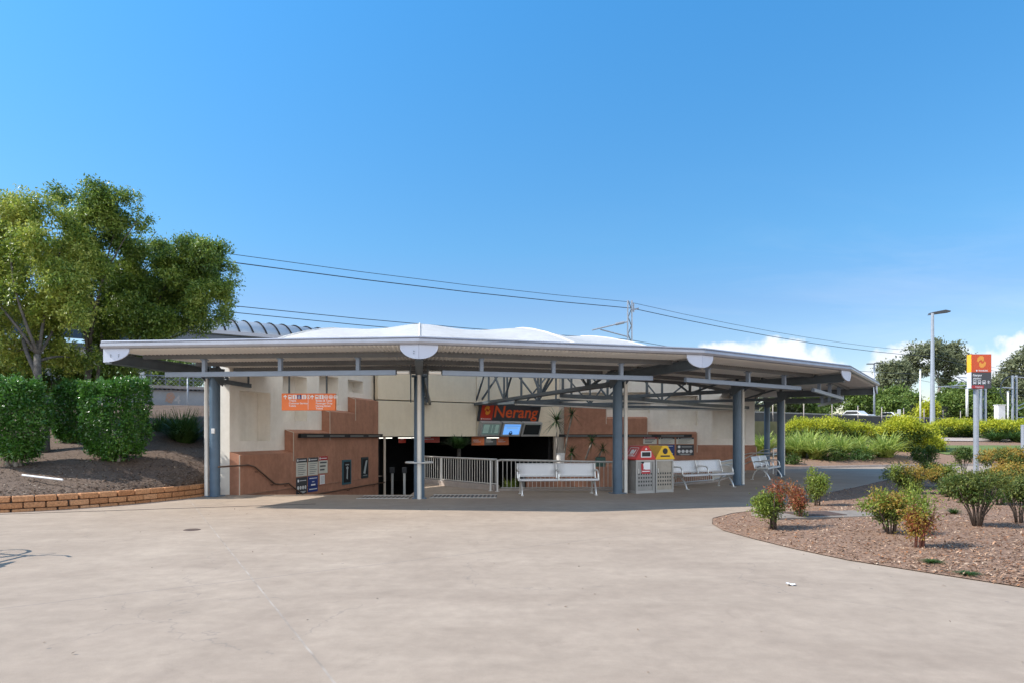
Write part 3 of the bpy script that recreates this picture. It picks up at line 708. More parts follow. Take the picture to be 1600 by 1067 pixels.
# ---------------------------------------------------------------- lettering
_tc = {}
def glyphs(body, size, bold=0.0, shear=0.0, align='LEFT'):
    cu = bpy.data.curves.new('lettering', 'FONT'); cu.body = body; cu.size = size; cu.align_x = align; cu.shear = shear; cu.offset = bold
    cu.resolution_u = 3
    ob = bpy.data.objects.new('lettering', cu); me = ob.to_mesh()
    vs = [tuple(v.co) for v in me.vertices]; fs = [tuple(p.vertices) for p in me.polygons]
    ob.to_mesh_clear(); bpy.data.objects.remove(ob); bpy.data.curves.remove(cu)
    return vs, fs
class Face:
    """a flat sign face: local x to the right, y up, raised by r"""
    def __init__(s, O, right, up): s.O = Vector(O); s.r = Vector(right).normalized(); s.u = Vector(up).normalized(); s.n = s.r.cross(s.u)
    def p(s, x, y, h=0): return s.O + s.r * x + s.u * y + s.n * h
    def rect(s, mb, x0, y0, x1, y1, h=.004, mi=0): mb.add([s.p(x0, y0, h), s.p(x1, y0, h), s.p(x1, y1, h), s.p(x0, y1, h)], [(0, 1, 2, 3)], mi)
    def poly(s, mb, pts, h=.004, mi=0): mb.add([s.p(x, y, h) for x, y in pts], [tuple(range(len(pts)))], mi)
    def disc(s, mb, x, y, r, h=.004, mi=0, n=20): s.poly(mb, [(x + r * math.cos(2 * math.pi * k / n), y + r * math.sin(2 * math.pi * k / n)) for k in range(n)], h, mi)
    def ring(s, mb, x, y, r0, r1, h=.004, mi=0, n=20):
        for k in range(n):
            a, b = 2 * math.pi * k / n, 2 * math.pi * (k + 1) / n
            s.poly(mb, [(x + r0 * math.cos(a), y + r0 * math.sin(a)), (x + r1 * math.cos(a), y + r1 * math.sin(a)), (x + r1 * math.cos(b), y + r1 * math.sin(b)), (x + r0 * math.cos(b), y + r0 * math.sin(b))], h, mi)
    def text(s, mb, x, y, body, size, bold=0, shear=0, h=.005, mi=0, align='LEFT', fitw=None):
        vs, fs = glyphs(body, size, bold, shear, align)
        if fitw:
            x0 = min(v[0] for v in vs); x1 = max(v[0] for v in vs); k = fitw / (x1 - x0); vs = [((v[0] - x0) * k, v[1], 0) for v in vs]
        mb.add([s.p(x + v[0], y + v[1], h) for v in vs], fs, mi)
    def slab(s, mb, x0, y0, x1, y1, t, mi=0, h=0):
        mb.prism([s.p(x0, y0, h - t), s.p(x1, y0, h - t), s.p(x1, y1, h - t), s.p(x0, y1, h - t)], s.n * t, mi)

def leafpair(F, mb, cx, cy, r, h, mi):                     # a two-leaf swirl emblem: two curved drops turning round one another
    for sgn in (1, -1):
        o = [(.10, -.02), (.28, .22), (.30, .62), (.02, .92), (-.42, .88), (-.78, .55), (-.86, .12), (-.62, -.12), (-.48, .18), (-.20, .30), (-.02, .18)]
        pts = [(cx + r * (x * sgn * .92 + .10 * sgn), cy + r * (y * sgn * .98)) for x, y in o]
        F.poly(mb, pts if sgn > 0 else pts, h, mi)

# orange direction sign hanging from the ring beam
hs = thing('direction_sign', 'orange hanging direction sign with white symbols and two columns of text', 'sign', (-5.2, 16.4, 2.3))
Yh = 16.4
F = Face((gx(440, Yh), Yh, gz(640.5, Yh)), (1, 0, 0), (0, 0, 1)); Wd = gx(524, Yh) - gx(440, Yh); Hh = gz(614, Yh) - gz(640.5, Yh)
b = MB(); F.slab(b, 0, 0, Wd, Hh, .10); b.build('panel', [M_orange], hs, bevel=.006)
b = MB()
def icon_arrow(F, mb, x, y, s, mi=0, h=.005):
    F.rect(mb, x - .09 * s, y - .5 * s, x + .09 * s, y + .2 * s, h, mi); F.poly(mb, [(x - .42 * s, y + .05 * s), (x - .25 * s, y - .08 * s), (x, y + .2 * s), (x + .25 * s, y - .08 * s), (x + .42 * s, y + .05 * s), (x, y + .5 * s)], h, mi)
def icon_bus(F, mb, x, y, s, mi=0, mh=1, h=.005):
    F.rect(mb, x - .4 * s, y - .38 * s, x + .4 * s, y + .45 * s, h, mi); F.rect(mb, x - .3 * s, y - .0 * s, x + .3 * s, y + .3 * s, h + .002, mh)
    F.rect(mb, x - .36 * s, y - .5 * s, x - .16 * s, y - .36 * s, h, mi); F.rect(mb, x + .16 * s, y - .5 * s, x + .36 * s, y - .36 * s, h, mi)
    F.disc(mb, x - .24 * s, y - .2 * s, .07 * s, h + .002, mh, 8); F.disc(mb, x + .24 * s, y - .2 * s, .07 * s, h + .002, mh, 8)
def icon_person(F, mb, x, y, s, mi=0, h=.005):
    F.disc(mb, x, y + .36 * s, .12 * s, h, mi, 10); F.rect(mb, x - .15 * s, y - .1 * s, x + .15 * s, y + .22 * s, h, mi)
    F.rect(mb, x - .15 * s, y - .5 * s, x - .03 * s, y - .1 * s, h, mi); F.rect(mb, x + .03 * s, y - .5 * s, x + .15 * s, y - .1 * s, h, mi)
s_ = .105; yi = Hh - .085
for x0, kinds, lines in ((.07, 'abpwpi', ('Trains', 'Customer Service', 'Toilets')), (Wd / 2 + .07, 'abpcdc', ('Buses & Taxis', 'Passenger Drop', 'Nerang Street', 'Toilets'))):
    for k, ch in enumerate(kinds):
        x = x0 + .02 + k * .112
        if ch == 'a': icon_arrow(F, b, x, yi, s_)
        elif ch == 'b': icon_bus(F, b, x, yi, s_, 0, 1)
        elif ch == 'p': F.rect(b, x - .05, yi - .05, x + .05, yi + .05); icon_person(F, b, x, yi, s_ * .8, 1, .007)
        elif ch == 'w': F.rect(b, x - .05, yi - .05, x + .05, yi + .05, .004, 2); F.ring(b, x - .005, yi - .015, .018, .028, .007, 0, 12); F.disc(b, x - .005, yi + .032, .011, .007, 0, 8); F.rect(b, x - .012, yi - .01, x + .002, yi + .02, .007, 0)
        elif ch == 'i': F.ring(b, x, yi, .038, .048, .005, 0, 16); F.rect(b, x - .008, yi - .028, x + .008, yi + .01, .005, 0); F.disc(b, x, yi + .024, .009, .005, 0, 8)
        else: F.ring(b, x, yi, .036, .048, .005, 0, 16); F.rect(b, x - .03, yi - .015, x + .03, yi + .012, .005, 0)
    for k, tx in enumerate(lines): F.text(b, x0 + .105, Hh - .195 - k * .062, tx, .062 if k else .07, .001)
F.rect(b, Wd / 2 - .012, .02, Wd / 2 - .004, Hh - .02)
b.build('lettering', [M_wtext, M_orange, M_navy], hs)
for x in (.09, .79):
    b = MB(); b.tube([F.p(Wd * x + .05, Hh, -.05), F.p(Wd * x + .05, Hh + .55, -.05)], .022, 10); b.build('hanger_rod', M_steel, hs, smooth='auto')

# station name sign on the portal wall, tilted forward
u0, u1 = 4.25, 7.55; tilt = R(17); upv = (Vector((0, 0, 1)) * math.cos(tilt) + v3(pn, 0) * math.sin(tilt))
ns = thing('station_name_sign', 'dark station sign reading Nerang in big orange letters beside an orange emblem', 'sign', P(5.9, .3, 2.3))
F = Face(P(u0, .30, 2.22), v3(pu, 0), upv); Wd = u1 - u0; Hh = .84
b = MB(); F.slab(b, 0, 0, Wd, Hh, .08); b.build('board', M_charc, ns)
b = MB(); F.rect(b, .10, .06, .72, .80, .004, 0); leafpair(F, b, .41, .50, .23, .008, 1); F.rect(b, .10, .06, .72, .16, .006, 0); F.disc(b, .17, .12, .035, .01, 2, 10); F.text(b, .22, .09, 'TRANSLINK', .075, .002, 0, .01, 2, fitw=.44)
b.build('emblem', [M_red, M_orange_l, M_wtext], ns)
b = MB(); F.text(b, .80, .20, 'Nerang', .74, .012, 0, .006, 0, fitw=2.38); b.build('lettering', mat('orange letters', (.80, .12, .03), .45), ns)
b = MB()
for u in (.4, 2.9): b.bar(F.p(u, Hh / 2, -.08), P(u0 + u, .26, 2.5), .06, .06)
b.build('bracket', M_steel, ns)
# three departure screens under it
t2 = R(22); up2 = Vector((0, 0, 1)) * math.cos(t2) + v3(pn, 0) * math.sin(t2)
M_scr = [mat('dark departure screen', (.02, .03, .03), .2, emit=((.05, .075, .07), 1.0)), mat('blue information screen', (.03, .08, .2), .2, emit=((.10, .26, .60), 1.0)), mat('blank screen', (.03, .038, .04), .18)]
labs = ('grey departure screen showing rows of text, under the name sign', 'screen glowing blue in the middle of the three departure screens', 'blank dark screen at the right end of the three departure screens')
for k in range(3):
    a = 4.28 + k * 1.12; sc_ = thing('departure_screen', labs[k], 'screen', P(a + .5, .3, 1.7), 0, 'departure screens over the subway mouth')
    F = Face(P(a, .36, 1.56), v3(pu, 0), up2)
    b = MB(); F.slab(b, 0, 0, 1.06, .66, .22); b.build('housing', mat('pale grey housing', (.42, .42, .40), .5), sc_, bevel=.02)
    b = MB(); F.rect(b, .09, .10, .97, .58, .004); so_ = b.build('display', M_scr[k], sc_)
    b = MB()
    if k == 0:
        for j in range(7):
            y = .52 - j * .055; F.rect(b, .13, y, .42, y + .025, .008); F.rect(b, .74, y, .92, y + .025, .008); F.rect(b, .56, y, .60, y + .025, .008)
    elif k == 1:
        F.rect(b, .12, .50, .94, .515, .008, 1); F.ring(b, .50, .17, .05, .09, .008, 1, 14); F.rect(b, .40, .12, .60, .17, .008, 1); F.rect(b, .22, .40, .82, .43, .008, 0)
    else: F.rect(b, .09, .58, .97, .585, .008)
    b.build('screen_content', [mat('dim screen text', (.1, .15, .14), .4, emit=((.14, .2, .18), .8)), mat('dark screen mark', (.01, .03, .06), .4)], so_)

# signs hanging inside the subway
for (ua, ub, o, z0, z1, cols, lab) in ((4.7, 6.75, -.9, 1.17, 1.56, 'ogo', 'orange and charcoal hanging sign just inside the subway under the screens'), (2.35, 3.35, -1.4, 1.30, 1.56, 'r', 'red hanging sign inside the subway left of the drooping palm'), (1.75, 2.1, -2.2, 1.28, 1.56, 'r', 'small dim red sign deep in the subway beside the front column')):
    t = thing('subway_sign', lab, 'sign', P(ua, o, z1)); F = Face(P(ua, o, z0), v3(pu, 0), (0, 0, 1)); n = len(cols); wd = (ub - ua) / n
    b = MB(); F.slab(b, 0, 0, ub - ua, z1 - z0, .05, 2)
    for k, ch in enumerate(cols): F.rect(b, k * wd, 0, (k + 1) * wd, z1 - z0, .004, 'ogr'.index(ch) if ch != 'r' else 3)
    b.build('panel', [M_orange, mat('grey sign', (.12, .13, .13), .5), M_charc, M_red], t)
    b = MB()
    for k in range(n): F.rect(b, k * wd + .08, .22, k * wd + wd * .55, .25, .008); F.rect(b, k * wd + .08, .14, k * wd + wd * .7, .165, .008)
    b.build('lettering', M_wtext, t)
    b = MB(); b.tube([F.p(.2, z1 - z0, -.03), F.p(.2, z1 - z0 + .2, -.03)], .012, 6); b.tube([F.p(ub - ua - .2, z1 - z0, -.03), F.p(ub - ua - .2, z1 - z0 + .2, -.03)], .012, 6); b.build('hanger_rod', M_steel, t)
# pale ticket posts just inside
for k, (px) in enumerate((613, 632)):
    p0 = Vector((gx(px, 28.6), 28.6, -1.2))
    t = thing('ticket_post', ('pale ticket reader post in the subway mouth, nearer the brown wall', 'pale ticket reader post in the subway mouth, nearer the front column')[k], 'ticket post', p0, 0, 'ticket reader posts')
    b = MB(); b.box((0, 0, .63), (.10, .10, 1.22)); b.build('post', M_ss, t, local=True, bevel=.01)
    b = MB(); b.box((0, -.02, 1.36), (.2, .16, .26)); b.build('reader_head', M_charc, t, local=True, bevel=.02)
    b = MB(); b.lathe((0, 0, 0), [(.001, .0), (.12, .0), (.12, .02), (.001, .02)], 14); b.build('base_plate', M_steel, t, local=True)
# wall notices
def notice(W, s0, s1, z0, z1, style, lab, side, sgn=1, sc=1.0):
    a = W(s0, .012, z0); bb = W(s1, .012, z0); r = (bb - a) * sgn; O = a if sgn > 0 else bb
    t = thing('wall_notice', lab, 'notice', O, 0, side); F = Face(O, r, (0, 0, 1)); Wd = r.length; H = z1 - z0
    if F.n.dot(Vector((0, -1, 0))) < 0: F.n = -F.n
    b = MB(); F.slab(b, 0, 0, Wd, H, .01)
    top, mid, txt = {'dark': (M_charc, M_paper, M_text), 'red': (M_crim, M_paper, M_text), 'blue': (M_navy, M_navy, M_wtext), 'icons': (M_charc, M_charc, M_wtext), 'slip': (M_crim, M_wtext, M_text)}[style]
    b.build('sheet', mid, t)
    b = MB(); hh = H * .24 if style != 'slip' else H * .06
    F.rect(b, 0, H - hh, Wd, H, .005)
    if style == 'slip': F.rect(b, 0, 0, Wd, H * .05, .005)
    b.build('header_band', top, t)
    b = MB(); lx = Wd * .12
    if style in ('dark', 'red'):
        F.rect(b, lx * 2, H - hh * .6, Wd - lx, H - hh * .4, .009, 1); F.disc(b, lx, H - hh * .5, hh * .3, .009, 1, 10)
        for k in range(6 if style == 'dark' else 3):
            y = H - hh - H * (.12 + .11 * k if style == 'dark' else .17 + .21 * k); F.rect(b, lx, y, Wd - lx * (1 + (k * 7 % 3)), y + H * (.025 if style == 'dark' else .09), .006, 0)
    elif style == 'blue':
        for k, (y, wd, hh2) in enumerate(((.84, .8, .05), (.62, .25, .05), (.40, .45, .09), (.14, .8, .06))): F.rect(b, Wd * (.5 - wd / 2), H * y, Wd * (.5 + wd / 2), H * (y + hh2), .006, 1)
    elif style == 'icons':
        for k in range(4): F.disc(b, Wd * (.16 + .225 * k), H * .38, Wd * .095, .006, 1, 14); F.rect(b, Wd * (.14 + .225 * k), H * .33, Wd * (.18 + .225 * k), H * .44, .009, 0)
        F.disc(b, Wd * .16, H * .80, Wd * .08, .009, 1, 12); F.rect(b, Wd * .3, H * .78, Wd * .9, H * .82, .009, 1); F.rect(b, Wd * .15, H * .12, Wd * .85, H * .15, .006, 1); F.rect(b, Wd * .25, H * .05, Wd * .75, H * .08, .006, 1)
    else:
        for k in range(7): F.rect(b, lx, H * (.15 + .1 * k), Wd - lx, H * (.17 + .1 * k), .006, 0)
    b.build('print', [txt, M_wtext], t)
gl = 'notices on the left brown wall'; gr_ = 'notices on the right brown wall'
notice(WLf, 2.74, 3.35, .33, .90, 'dark', 'notice with dark header and cream sheet, top left on the left brown wall', gl)
notice(WLf, 3.42, 4.0, .33, .90, 'dark', 'notice with dark header between a dark-headed and a red-headed notice, left brown wall', gl)
notice(WLf, 4.06, 4.62, .36, .92, 'red', 'notice with red header and bold black lines on the left brown wall', gl)
notice(WLf, 2.74, 3.35, -.22, .30, 'icons', 'charcoal notice with row of white round symbols on the left brown wall', gl)
notice(WLf, 3.42, 4.0, -.20, .30, 'blue', 'navy blue notice with white print on the left brown wall', gl)
notice(WLf, 4.14, 4.44, -.02, .33, 'slip', 'narrow white slip with red edges on the left brown wall', gl)
notice(WRf, 2.75, 3.52, 1.21, 1.52, 'dark', 'cream notice with dark header, nearest the white end of the right brown wall', gr_, -1)
notice(WRf, 3.60, 4.30, 1.21, 1.52, 'dark', 'cream notice with dark header directly above the navy notice, right brown wall', gr_, -1)
notice(WRf, 4.38, 4.98, 1.21, 1.54, 'red', 'notice with red header and bold lines on the right brown wall', gr_, -1)
notice(WRf, 3.60, 4.30, .68, 1.18, 'blue', 'navy blue notice with white print on the right brown wall', gr_, -1)
notice(WRf, 2.75, 3.52, .68, 1.18, 'icons', 'charcoal notice with white round symbols beside navy notice on the right wall', gr_, -1)
# two framed posters
for k, (s0, s1, z0, z1) in enumerate(((5.62, 6.25, -.12, .75), (7.05, 7.6, .02, .80))):
    a, bb = WLf(s0, .03, z0), WLf(s1, .03, z0)
    t = thing('framed_poster', ('teal framed dark poster with pale upright figure, nearer the notices', 'dark framed poster with pale diagonal shape, nearer the subway mouth')[k], 'poster', a, 0, 'framed posters on the left brown wall')
    F = Face(a, bb - a, (0, 0, 1)); Wd = (bb - a).length; H = z1 - z0
    b = MB(); F.slab(b, 0, 0, Wd, H, .03); b.build('frame', [mat('teal frame', (.05, .13, .16), .4), mat('dark frame', (.03, .05, .055), .4)][k], t)
    b = MB(); F.rect(b, .07, .07, Wd - .07, H - .07, .004, 0)
    if k == 0: F.poly(b, [(Wd * .42, H * .25), (Wd * .55, H * .2), (Wd * .58, H * .6), (Wd * .66, H * .68), (Wd * .5, H * .74), (Wd * .36, H * .68), (Wd * .46, H * .6)], .008, 1); F.rect(b, Wd * .3, H * .78, Wd * .7, H * .82, .008, 1)
    else: F.poly(b, [(Wd * .2, H * .25), (Wd * .5, H * .2), (Wd * .82, H * .85), (Wd * .6, H * .85)], .008, 1); F.rect(b, Wd * .2, H * .12, Wd * .8, H * .15, .008, 1)
    b.build('print', [M_black, mat('pale grey print', (.42, .46, .46), .5)], t)

# ---------------------------------------------------------------- railing round the sunken court
rl = thing('railing', 'pale steel balustrade with vertical bars on a low kerb around the sunken entrance', 'railing', (-.45, 19.95, 0))
def run_rail(mb, pts, zt, zb, mbb, step=.122):
    mb.tube([v3(p, z) for p, z in zip(pts, zt)], .028, 8)
    mb.tube([v3(p, zb + .02) for p in pts], .018, 6)
    for i in range(len(pts) - 1):
        a, b = pts[i], pts[i + 1]; L_ = (b - a).length; n = int(L_ / step)
        for k in range(n):
            q = a + (b - a) * ((k + .5) / n); z = zt[i] + (zt[i + 1] - zt[i]) * ((k + .5) / n)
            mbb.tube([v3(q, zb), v3(q, z)], .010, 6, cap=False)
a_ = MB(); bb_ = MB(); run_rail(a_, RAIL[0:3], [.90, .90, .90], .17, bb_)
a_.build('top_rail', M_ss, rl, smooth='auto'); bb_.build('balusters', M_pipe, rl, smooth=True)
a_ = MB(); bb_ = MB(); run_rail(a_, [RAIL[2] + Vector((.12, 0))] + RAIL[3:], [.89, .82, .66, .62], .06, bb_)
a_.build('top_rail', M_ss, rl, smooth='auto'); bb_.build('balusters', M_pipe, rl, smooth=True)
a_ = MB()
a_.tube([v3(RAIL[3], .70), v3(RAIL[4], .52), v3(RAIL[5], .48)], .02, 8); a_.build('lower_rail', M_ss, rl, smooth='auto')
kb = MB()
for i in range(len(RAIL) - 1):
    hgt = .15 if i < 2 else .05
    kb.bar(v3(RAIL[i], hgt / 2 - .02), v3(RAIL[i + 1], hgt / 2 - .02), .22, hgt + .04)
kb.build('kerb', M_kerb, rl, bevel=.01)
for q in (RAIL[0], RAIL[1], RAIL[3], RAIL[4], RAIL[5]):
    p = MB(); p.tube([v3(q, 0), v3(q, .88 if q is not RAIL[4] and q is not RAIL[5] else .66)], .028, 10); p.build('post', M_ss, rl, smooth='auto')
for q, z in ((Vector((-.62, 19.75)), .90), (Vector((-.42, 19.55)), .88)):
    p = MB(); p.tube([v3(q, 0), v3(q, z - .05), v3(q + Vector((.0, .05)), z)], .03, 10); p.lathe(v3(q, 0), [(0, 0), (.07, 0), (.07, .012), (0, .012)], 12); p.build('post', M_ss, rl, smooth='auto')
p = MB(); p.tube([v3(Vector((-.62, 19.75)), .90), v3(RAIL[2], .90)], .028, 8); p.tube([v3(Vector((-.42, 19.55)), .88), v3(RAIL[2] + Vector((.12, 0)), .89)], .028, 8); p.build('handrail', M_ss, rl, smooth='auto')

# handrails by the far column
fr = thing('ramp_handrail', 'twin sloping steel handrails between the far blue columns', 'handrail', (11.6, 30.0, 0))
for dz in (0, -.26):
    p = MB(); p.tube([Vector((12.2, 31.0, 1.05 + dz)), Vector((10.9, 28.5, 1.05 + dz)), Vector((10.5, 28.6, 1.0 + dz)), Vector((9.7, 29.6, .42 + dz * .8))], .024, 8); p.build('rail', M_ss, fr, smooth='auto')
for q in ((12.2, 31.0), (10.9, 28.5)):
    p = MB(); p.tube([(q[0], q[1], 0), (q[0], q[1], 1.05)], .024, 8); p.build('post', M_ss, fr, smooth='auto')

# drain grates in front of the steps
for k, (x0, x1, y0, y1) in enumerate(((-3.95, -2.62, 17.35, 18.15), (-2.12, -.40, 17.55, 18.45))):
    t = thing('drain_grate', ('slotted drain grate left of the front column, before the steps', 'slotted drain grate right of the front column, before the landing')[k], 'drain grate', ((x0 + x1) / 2, y0, 0), 0, 'slotted drain grates')
    b = MB(); b.box(((x0 + x1) / 2, (y0 + y1) / 2, .003), (x1 - x0, y1 - y0, .006)); b.build('channel', M_black, t)
    b = MB(); n = int((x1 - x0) / .105)
    for j in range(n): b.box((x0 + (j + .5) * (x1 - x0) / n, (y0 + y1) / 2, .007), (.042, y1 - y0, .003))
    b.build('bars', M_kerb, t)
    b = MB(); b.box(((x0 + x1) / 2, y0 - .02, .008), (x1 - x0, .03, .010)); b.box(((x0 + x1) / 2, y1 + .02, .008), (x1 - x0, .03, .010)); b.build('rim', M_ss, t)

# ---------------------------------------------------------------- benches
def make_bench(lab):
    t = thing('bench', lab, 'bench', (0, 0, 0), 0, 'twin-seat perforated steel benches')
    Wb = 2.16
    for k in (-1, 1):
        x0, x1 = (-Wb / 2, -.02) if k < 0 else (.02, Wb / 2)
        def sheet(prof, th=.012):
            b = MB(); rows = []
            for y, z in prof: rows.append([(x0 + (x1 - x0) * u, y, z) for u in np.linspace(0, 1, 5)])
            b.grid(rows); return b
        b = sheet([(-.27, .375), (-.285, .41), (-.27, .438), (-.2, .44), (-.05, .43), (.1, .42), (.17, .425)])
        o = b.build('seat', M_perf, t, local=True, smooth=True); m = o.modifiers.new('s', 'SOLIDIFY'); m.thickness = .014
        b = sheet([(.19, .47), (.22, .55), (.26, .68), (.30, .80), (.315, .835), (.335, .84), (.345, .82)])
        o = b.build('backrest', M_perf, t, local=True, smooth=True); m = o.modifiers.new('s', 'SOLIDIFY'); m.thickness = .014
    for x in (-Wb / 2 + .0, 0, Wb / 2 - .0):
        b = MB(); b.bar((x, -.27, .425), (x, .19, .415), .035, .05); b.tube([(x, .17, .42), (x, .21, .55), (x, .26, .70), (x, .305, .83)], .02, 8)
        b.build('frame', M_ss, t, local=True, smooth='auto')
        b = MB(); b.tube([(x, .235, .62), (x, .16, .66), (x, 0, .665), (x, -.14, .655), (x, -.21, .60), (x, -.23, .52), (x, -.23, .44)], .022, 8); b.build('armrest', M_ss, t, local=True, smooth='auto')
    for x in (-Wb / 2 + .08, Wb / 2 - .08):
        b = MB()
        pts = [(x, .14, .40), (x, .0, .385), (x, -.12, .33), (x, -.23, .22), (x, -.30, .10), (x, -.33, .015)]
        b.tube(pts, [.026, .028, .028, .026, .024, .024], 8); b.box((x, -.345, .01), (.07, .12, .02)); b.build('leg', M_ss, t, local=True, smooth='auto')
        b = MB(); b.tube([(x, -.05, .39), (x, .08, .36), (x, .18, .28), (x, .25, .14), (x, .28, .015)], [.026, .027, .026, .024, .022], 8); b.box((x, .29, .01), (.07, .11, .02)); b.build('leg', M_ss, t, local=True, smooth='auto')
    b = MB(); b.bar((-Wb / 2, .02, .395), (Wb / 2, .02, .395), .05, .05); b.build('rail', M_ss, t, local=True)
    return t
def perf_mat():
    m = mat('perforated grey steel', (.56, .56, .585), .40, metal=.1); nt = m.node_tree; N = nt.nodes.new; L = nt.links.new; p = nt.nodes['Principled BSDF']
    tc = N('ShaderNodeTexCoord'); mp = N('ShaderNodeMapping'); mp.inputs['Scale'].default_value = (28, 28, 28); L(tc.outputs['Object'], mp.inputs[0])
    vo = N('ShaderNodeTexVoronoi'); vo.inputs['Randomness'].default_value = 0; L(mp.outputs[0], vo.inputs['Vector'])
    r = N('ShaderNodeValToRGB'); r.color_ramp.elements[0].position = .22; r.color_ramp.elements[1].position = .30; r.color_ramp.elements[0].color = (.10, .10, .11, 1); r.color_ramp.elements[1].color = (.72, .71, .71, 1)
    L(vo.outputs['Distance'], r.inputs[0]); L(r.outputs[0], p.inputs['Base Color']); return m
M_perf = perf_mat()
b1 = make_bench('steel bench in front of the railing, directly left of the bins')
b1.location = (1.24, 18.62, 0); b1.rotation_euler.z = R(5)
b2 = copy_tree(b1); b2['label'] = 'steel twin-seat bench just right of the yellow bin'; b2.location = (5.86, 21.0, 0); b2.rotation_euler.z = R(31)
b3 = copy_tree(b1); b3['label'] = 'farthest steel bench, seen at an angle between the two right-hand columns'; b3.location = (9.55, 25.6, 0); b3.rotation_euler.z = R(57)

# ---------------------------------------------------------------- bins
def make_bin(kind, lab, loc, rz):
    t = thing('litter_bin', lab, 'bin', loc, rz, 'gable-roofed litter bins'); w, dp, hb, ha = .60, .62, .93, 1.32
    M_b = mat('brushed bin steel', (.30, .29, .275), .42, metal=.35, var=.12, scale=3) if kind == 'red' else mat('worn bin steel', (.36, .32, .265), .45, metal=.3, var=.16, scale=5)
    M_hood = mat('red bin hood', (.55, .03, .025), .4, var=.08, scale=4) if kind == 'red' else mat('yellow bin hood', (.85, .50, .01), .4, var=.06, scale=4)
    b = MB(); b.box((0, 0, .06 + (hb - .06) / 2), (w - .04, dp - .04, hb - .08)); b.build('body', M_b, t, local=True, bevel=.008)
    b = MB()
    for x in (-1, 1):
        for y in (-1, 1): b.box((x * (w / 2 - .015), y * (dp / 2 - .015), hb / 2), (.04, .04, hb))
    for y in (-1, 1): b.box((0, y * (dp / 2 - .013), .04), (w - .07, .03, .07)); b.box((0, y * (dp / 2 - .013), hb - .025), (w - .07, .03, .045))
    for x in (-1, 1): b.box((x * (w / 2 - .013), 0, .04), (.03, dp - .07, .07))
    b.build('frame', mat('bin frame steel', (.42, .41, .39), .4, metal=.4), t, local=True)
    b = MB(); ov = .03; e = w / 2 + ov
    b.prism([(-e, -dp / 2 - ov, hb), (e, -dp / 2 - ov, hb), (e, -dp / 2 - ov, hb + .035), (.09, -dp / 2 - ov, ha), (-.09, -dp / 2 - ov, ha), (-e, -dp / 2 - ov, hb + .035)], (0, dp + 2 * ov, 0))
    hd = b.build('hood', M_hood, t, local=True, bevel=.012)
    F = Face((0, -dp / 2 - ov, hb), (1, 0, 0), (0, 0, 1)); b = MB()
    if kind == 'red':
        F.rect(b, -.17, .07, .17, .24, .004, 1); F.rect(b, -.14, .095, .14, .215, .008, 0)
        F.poly(b, [(-.04, .28), (.04, .28), (0, .34)], .006, 1)
    else:
        F.disc(b, 0, .235, .085, .004, 0); F.rect(b, -.16, .075, .16, .115, .004, 0)
    b.build('opening', [M_black, M_wtext], hd, local=True)
    F = Face((0, -dp / 2 + .02, 0), (1, 0, 0), (0, 0, 1)); b = MB()
    xs = [-.245] + [x for i in range(6) for x in (-.222 + i * .081, -.180 + i * .081)] + [.245]; zs = [.17] + [z for j in range(4) for z in (.20 + j * .105, .25 + j * .105)] + [.60]
    b.v = [tuple(F.p(x, z, .006)) for z in zs for x in xs]; nx = len(xs)
    for j in range(len(zs) - 1):
        for i in range(nx - 1): b.f.append((j * nx + i, j * nx + i + 1, (j + 1) * nx + i + 1, (j + 1) * nx + i)); b.m.append(1 if i % 2 and j % 2 else 0)
    b.build('perforated_panel', [M_b, M_black], t, local=True)
    b = MB(); b.box((-w / 2 + .07, -dp / 2 + .0, .62), (.02, .03, .13)); b.build('latch', M_ss, t, local=True)
    if kind == 'red':
        b = MB(); F.rect(b, -.12, .58, .17, .86, .006, 1); F.rect(b, -.12, .545, .17, .66, .007, 0); F.rect(b, -.10, .60, .15, .625, .009, 1)
        F.poly(b, [(-.13, .66), (-.13, .82), (-.07, .84), (-.05, .72), (.0, .66)], .009, 0); F.disc(b, -.08, .87, .05, .009, 2, 12)
        F.poly(b, [(-.06, .67), (-.04, .75), (.0, .79), (.03, .74), (.04, .78), (.12, .78), (.13, .67)], .011, 1)
        b.build('sticker', [M_crim, M_wtext, M_black], t, local=True)
        sl = Vector((.09 - e, 0, ha - hb - .035)).normalized(); c_ = Vector((-(e + .09) / 2, 0, (hb + .035 + ha) / 2))
        up = Vector((e - .09, 0, ha - hb - .035)).normalized(); F = Face(c_, (0, -1, 0), up); b = MB()
        for xx in (-1, 1): F.rect(b, xx * .2 - .008, -.14, xx * .2 + .008, .15, .006)
        F.rect(b, -.2, -.14, .2, -.125, .006); F.rect(b, -.2, .135, .2, .15, .006)
        F.poly(b, [(-.10, -.06), (.02, -.06), (.06, .03), (.0, .09), (-.10, .07)], .006); F.poly(b, [(.04, -.06), (.11, -.06), (.13, .08), (.08, .09)], .006); F.rect(b, -.12, -.11, .12, -.085, .006)
        if F.n.x > 0: pass
        b.build('hood_sticker', M_wtext, hd, local=True)
    return t
make_bin('red', 'red hooded steel litter bin standing beside the blue column', (3.57, 19.2, 0), R(24))
make_bin('yellow', 'yellow hooded steel recycling bin beside the red one', (4.18, 19.56, 0), R(24))

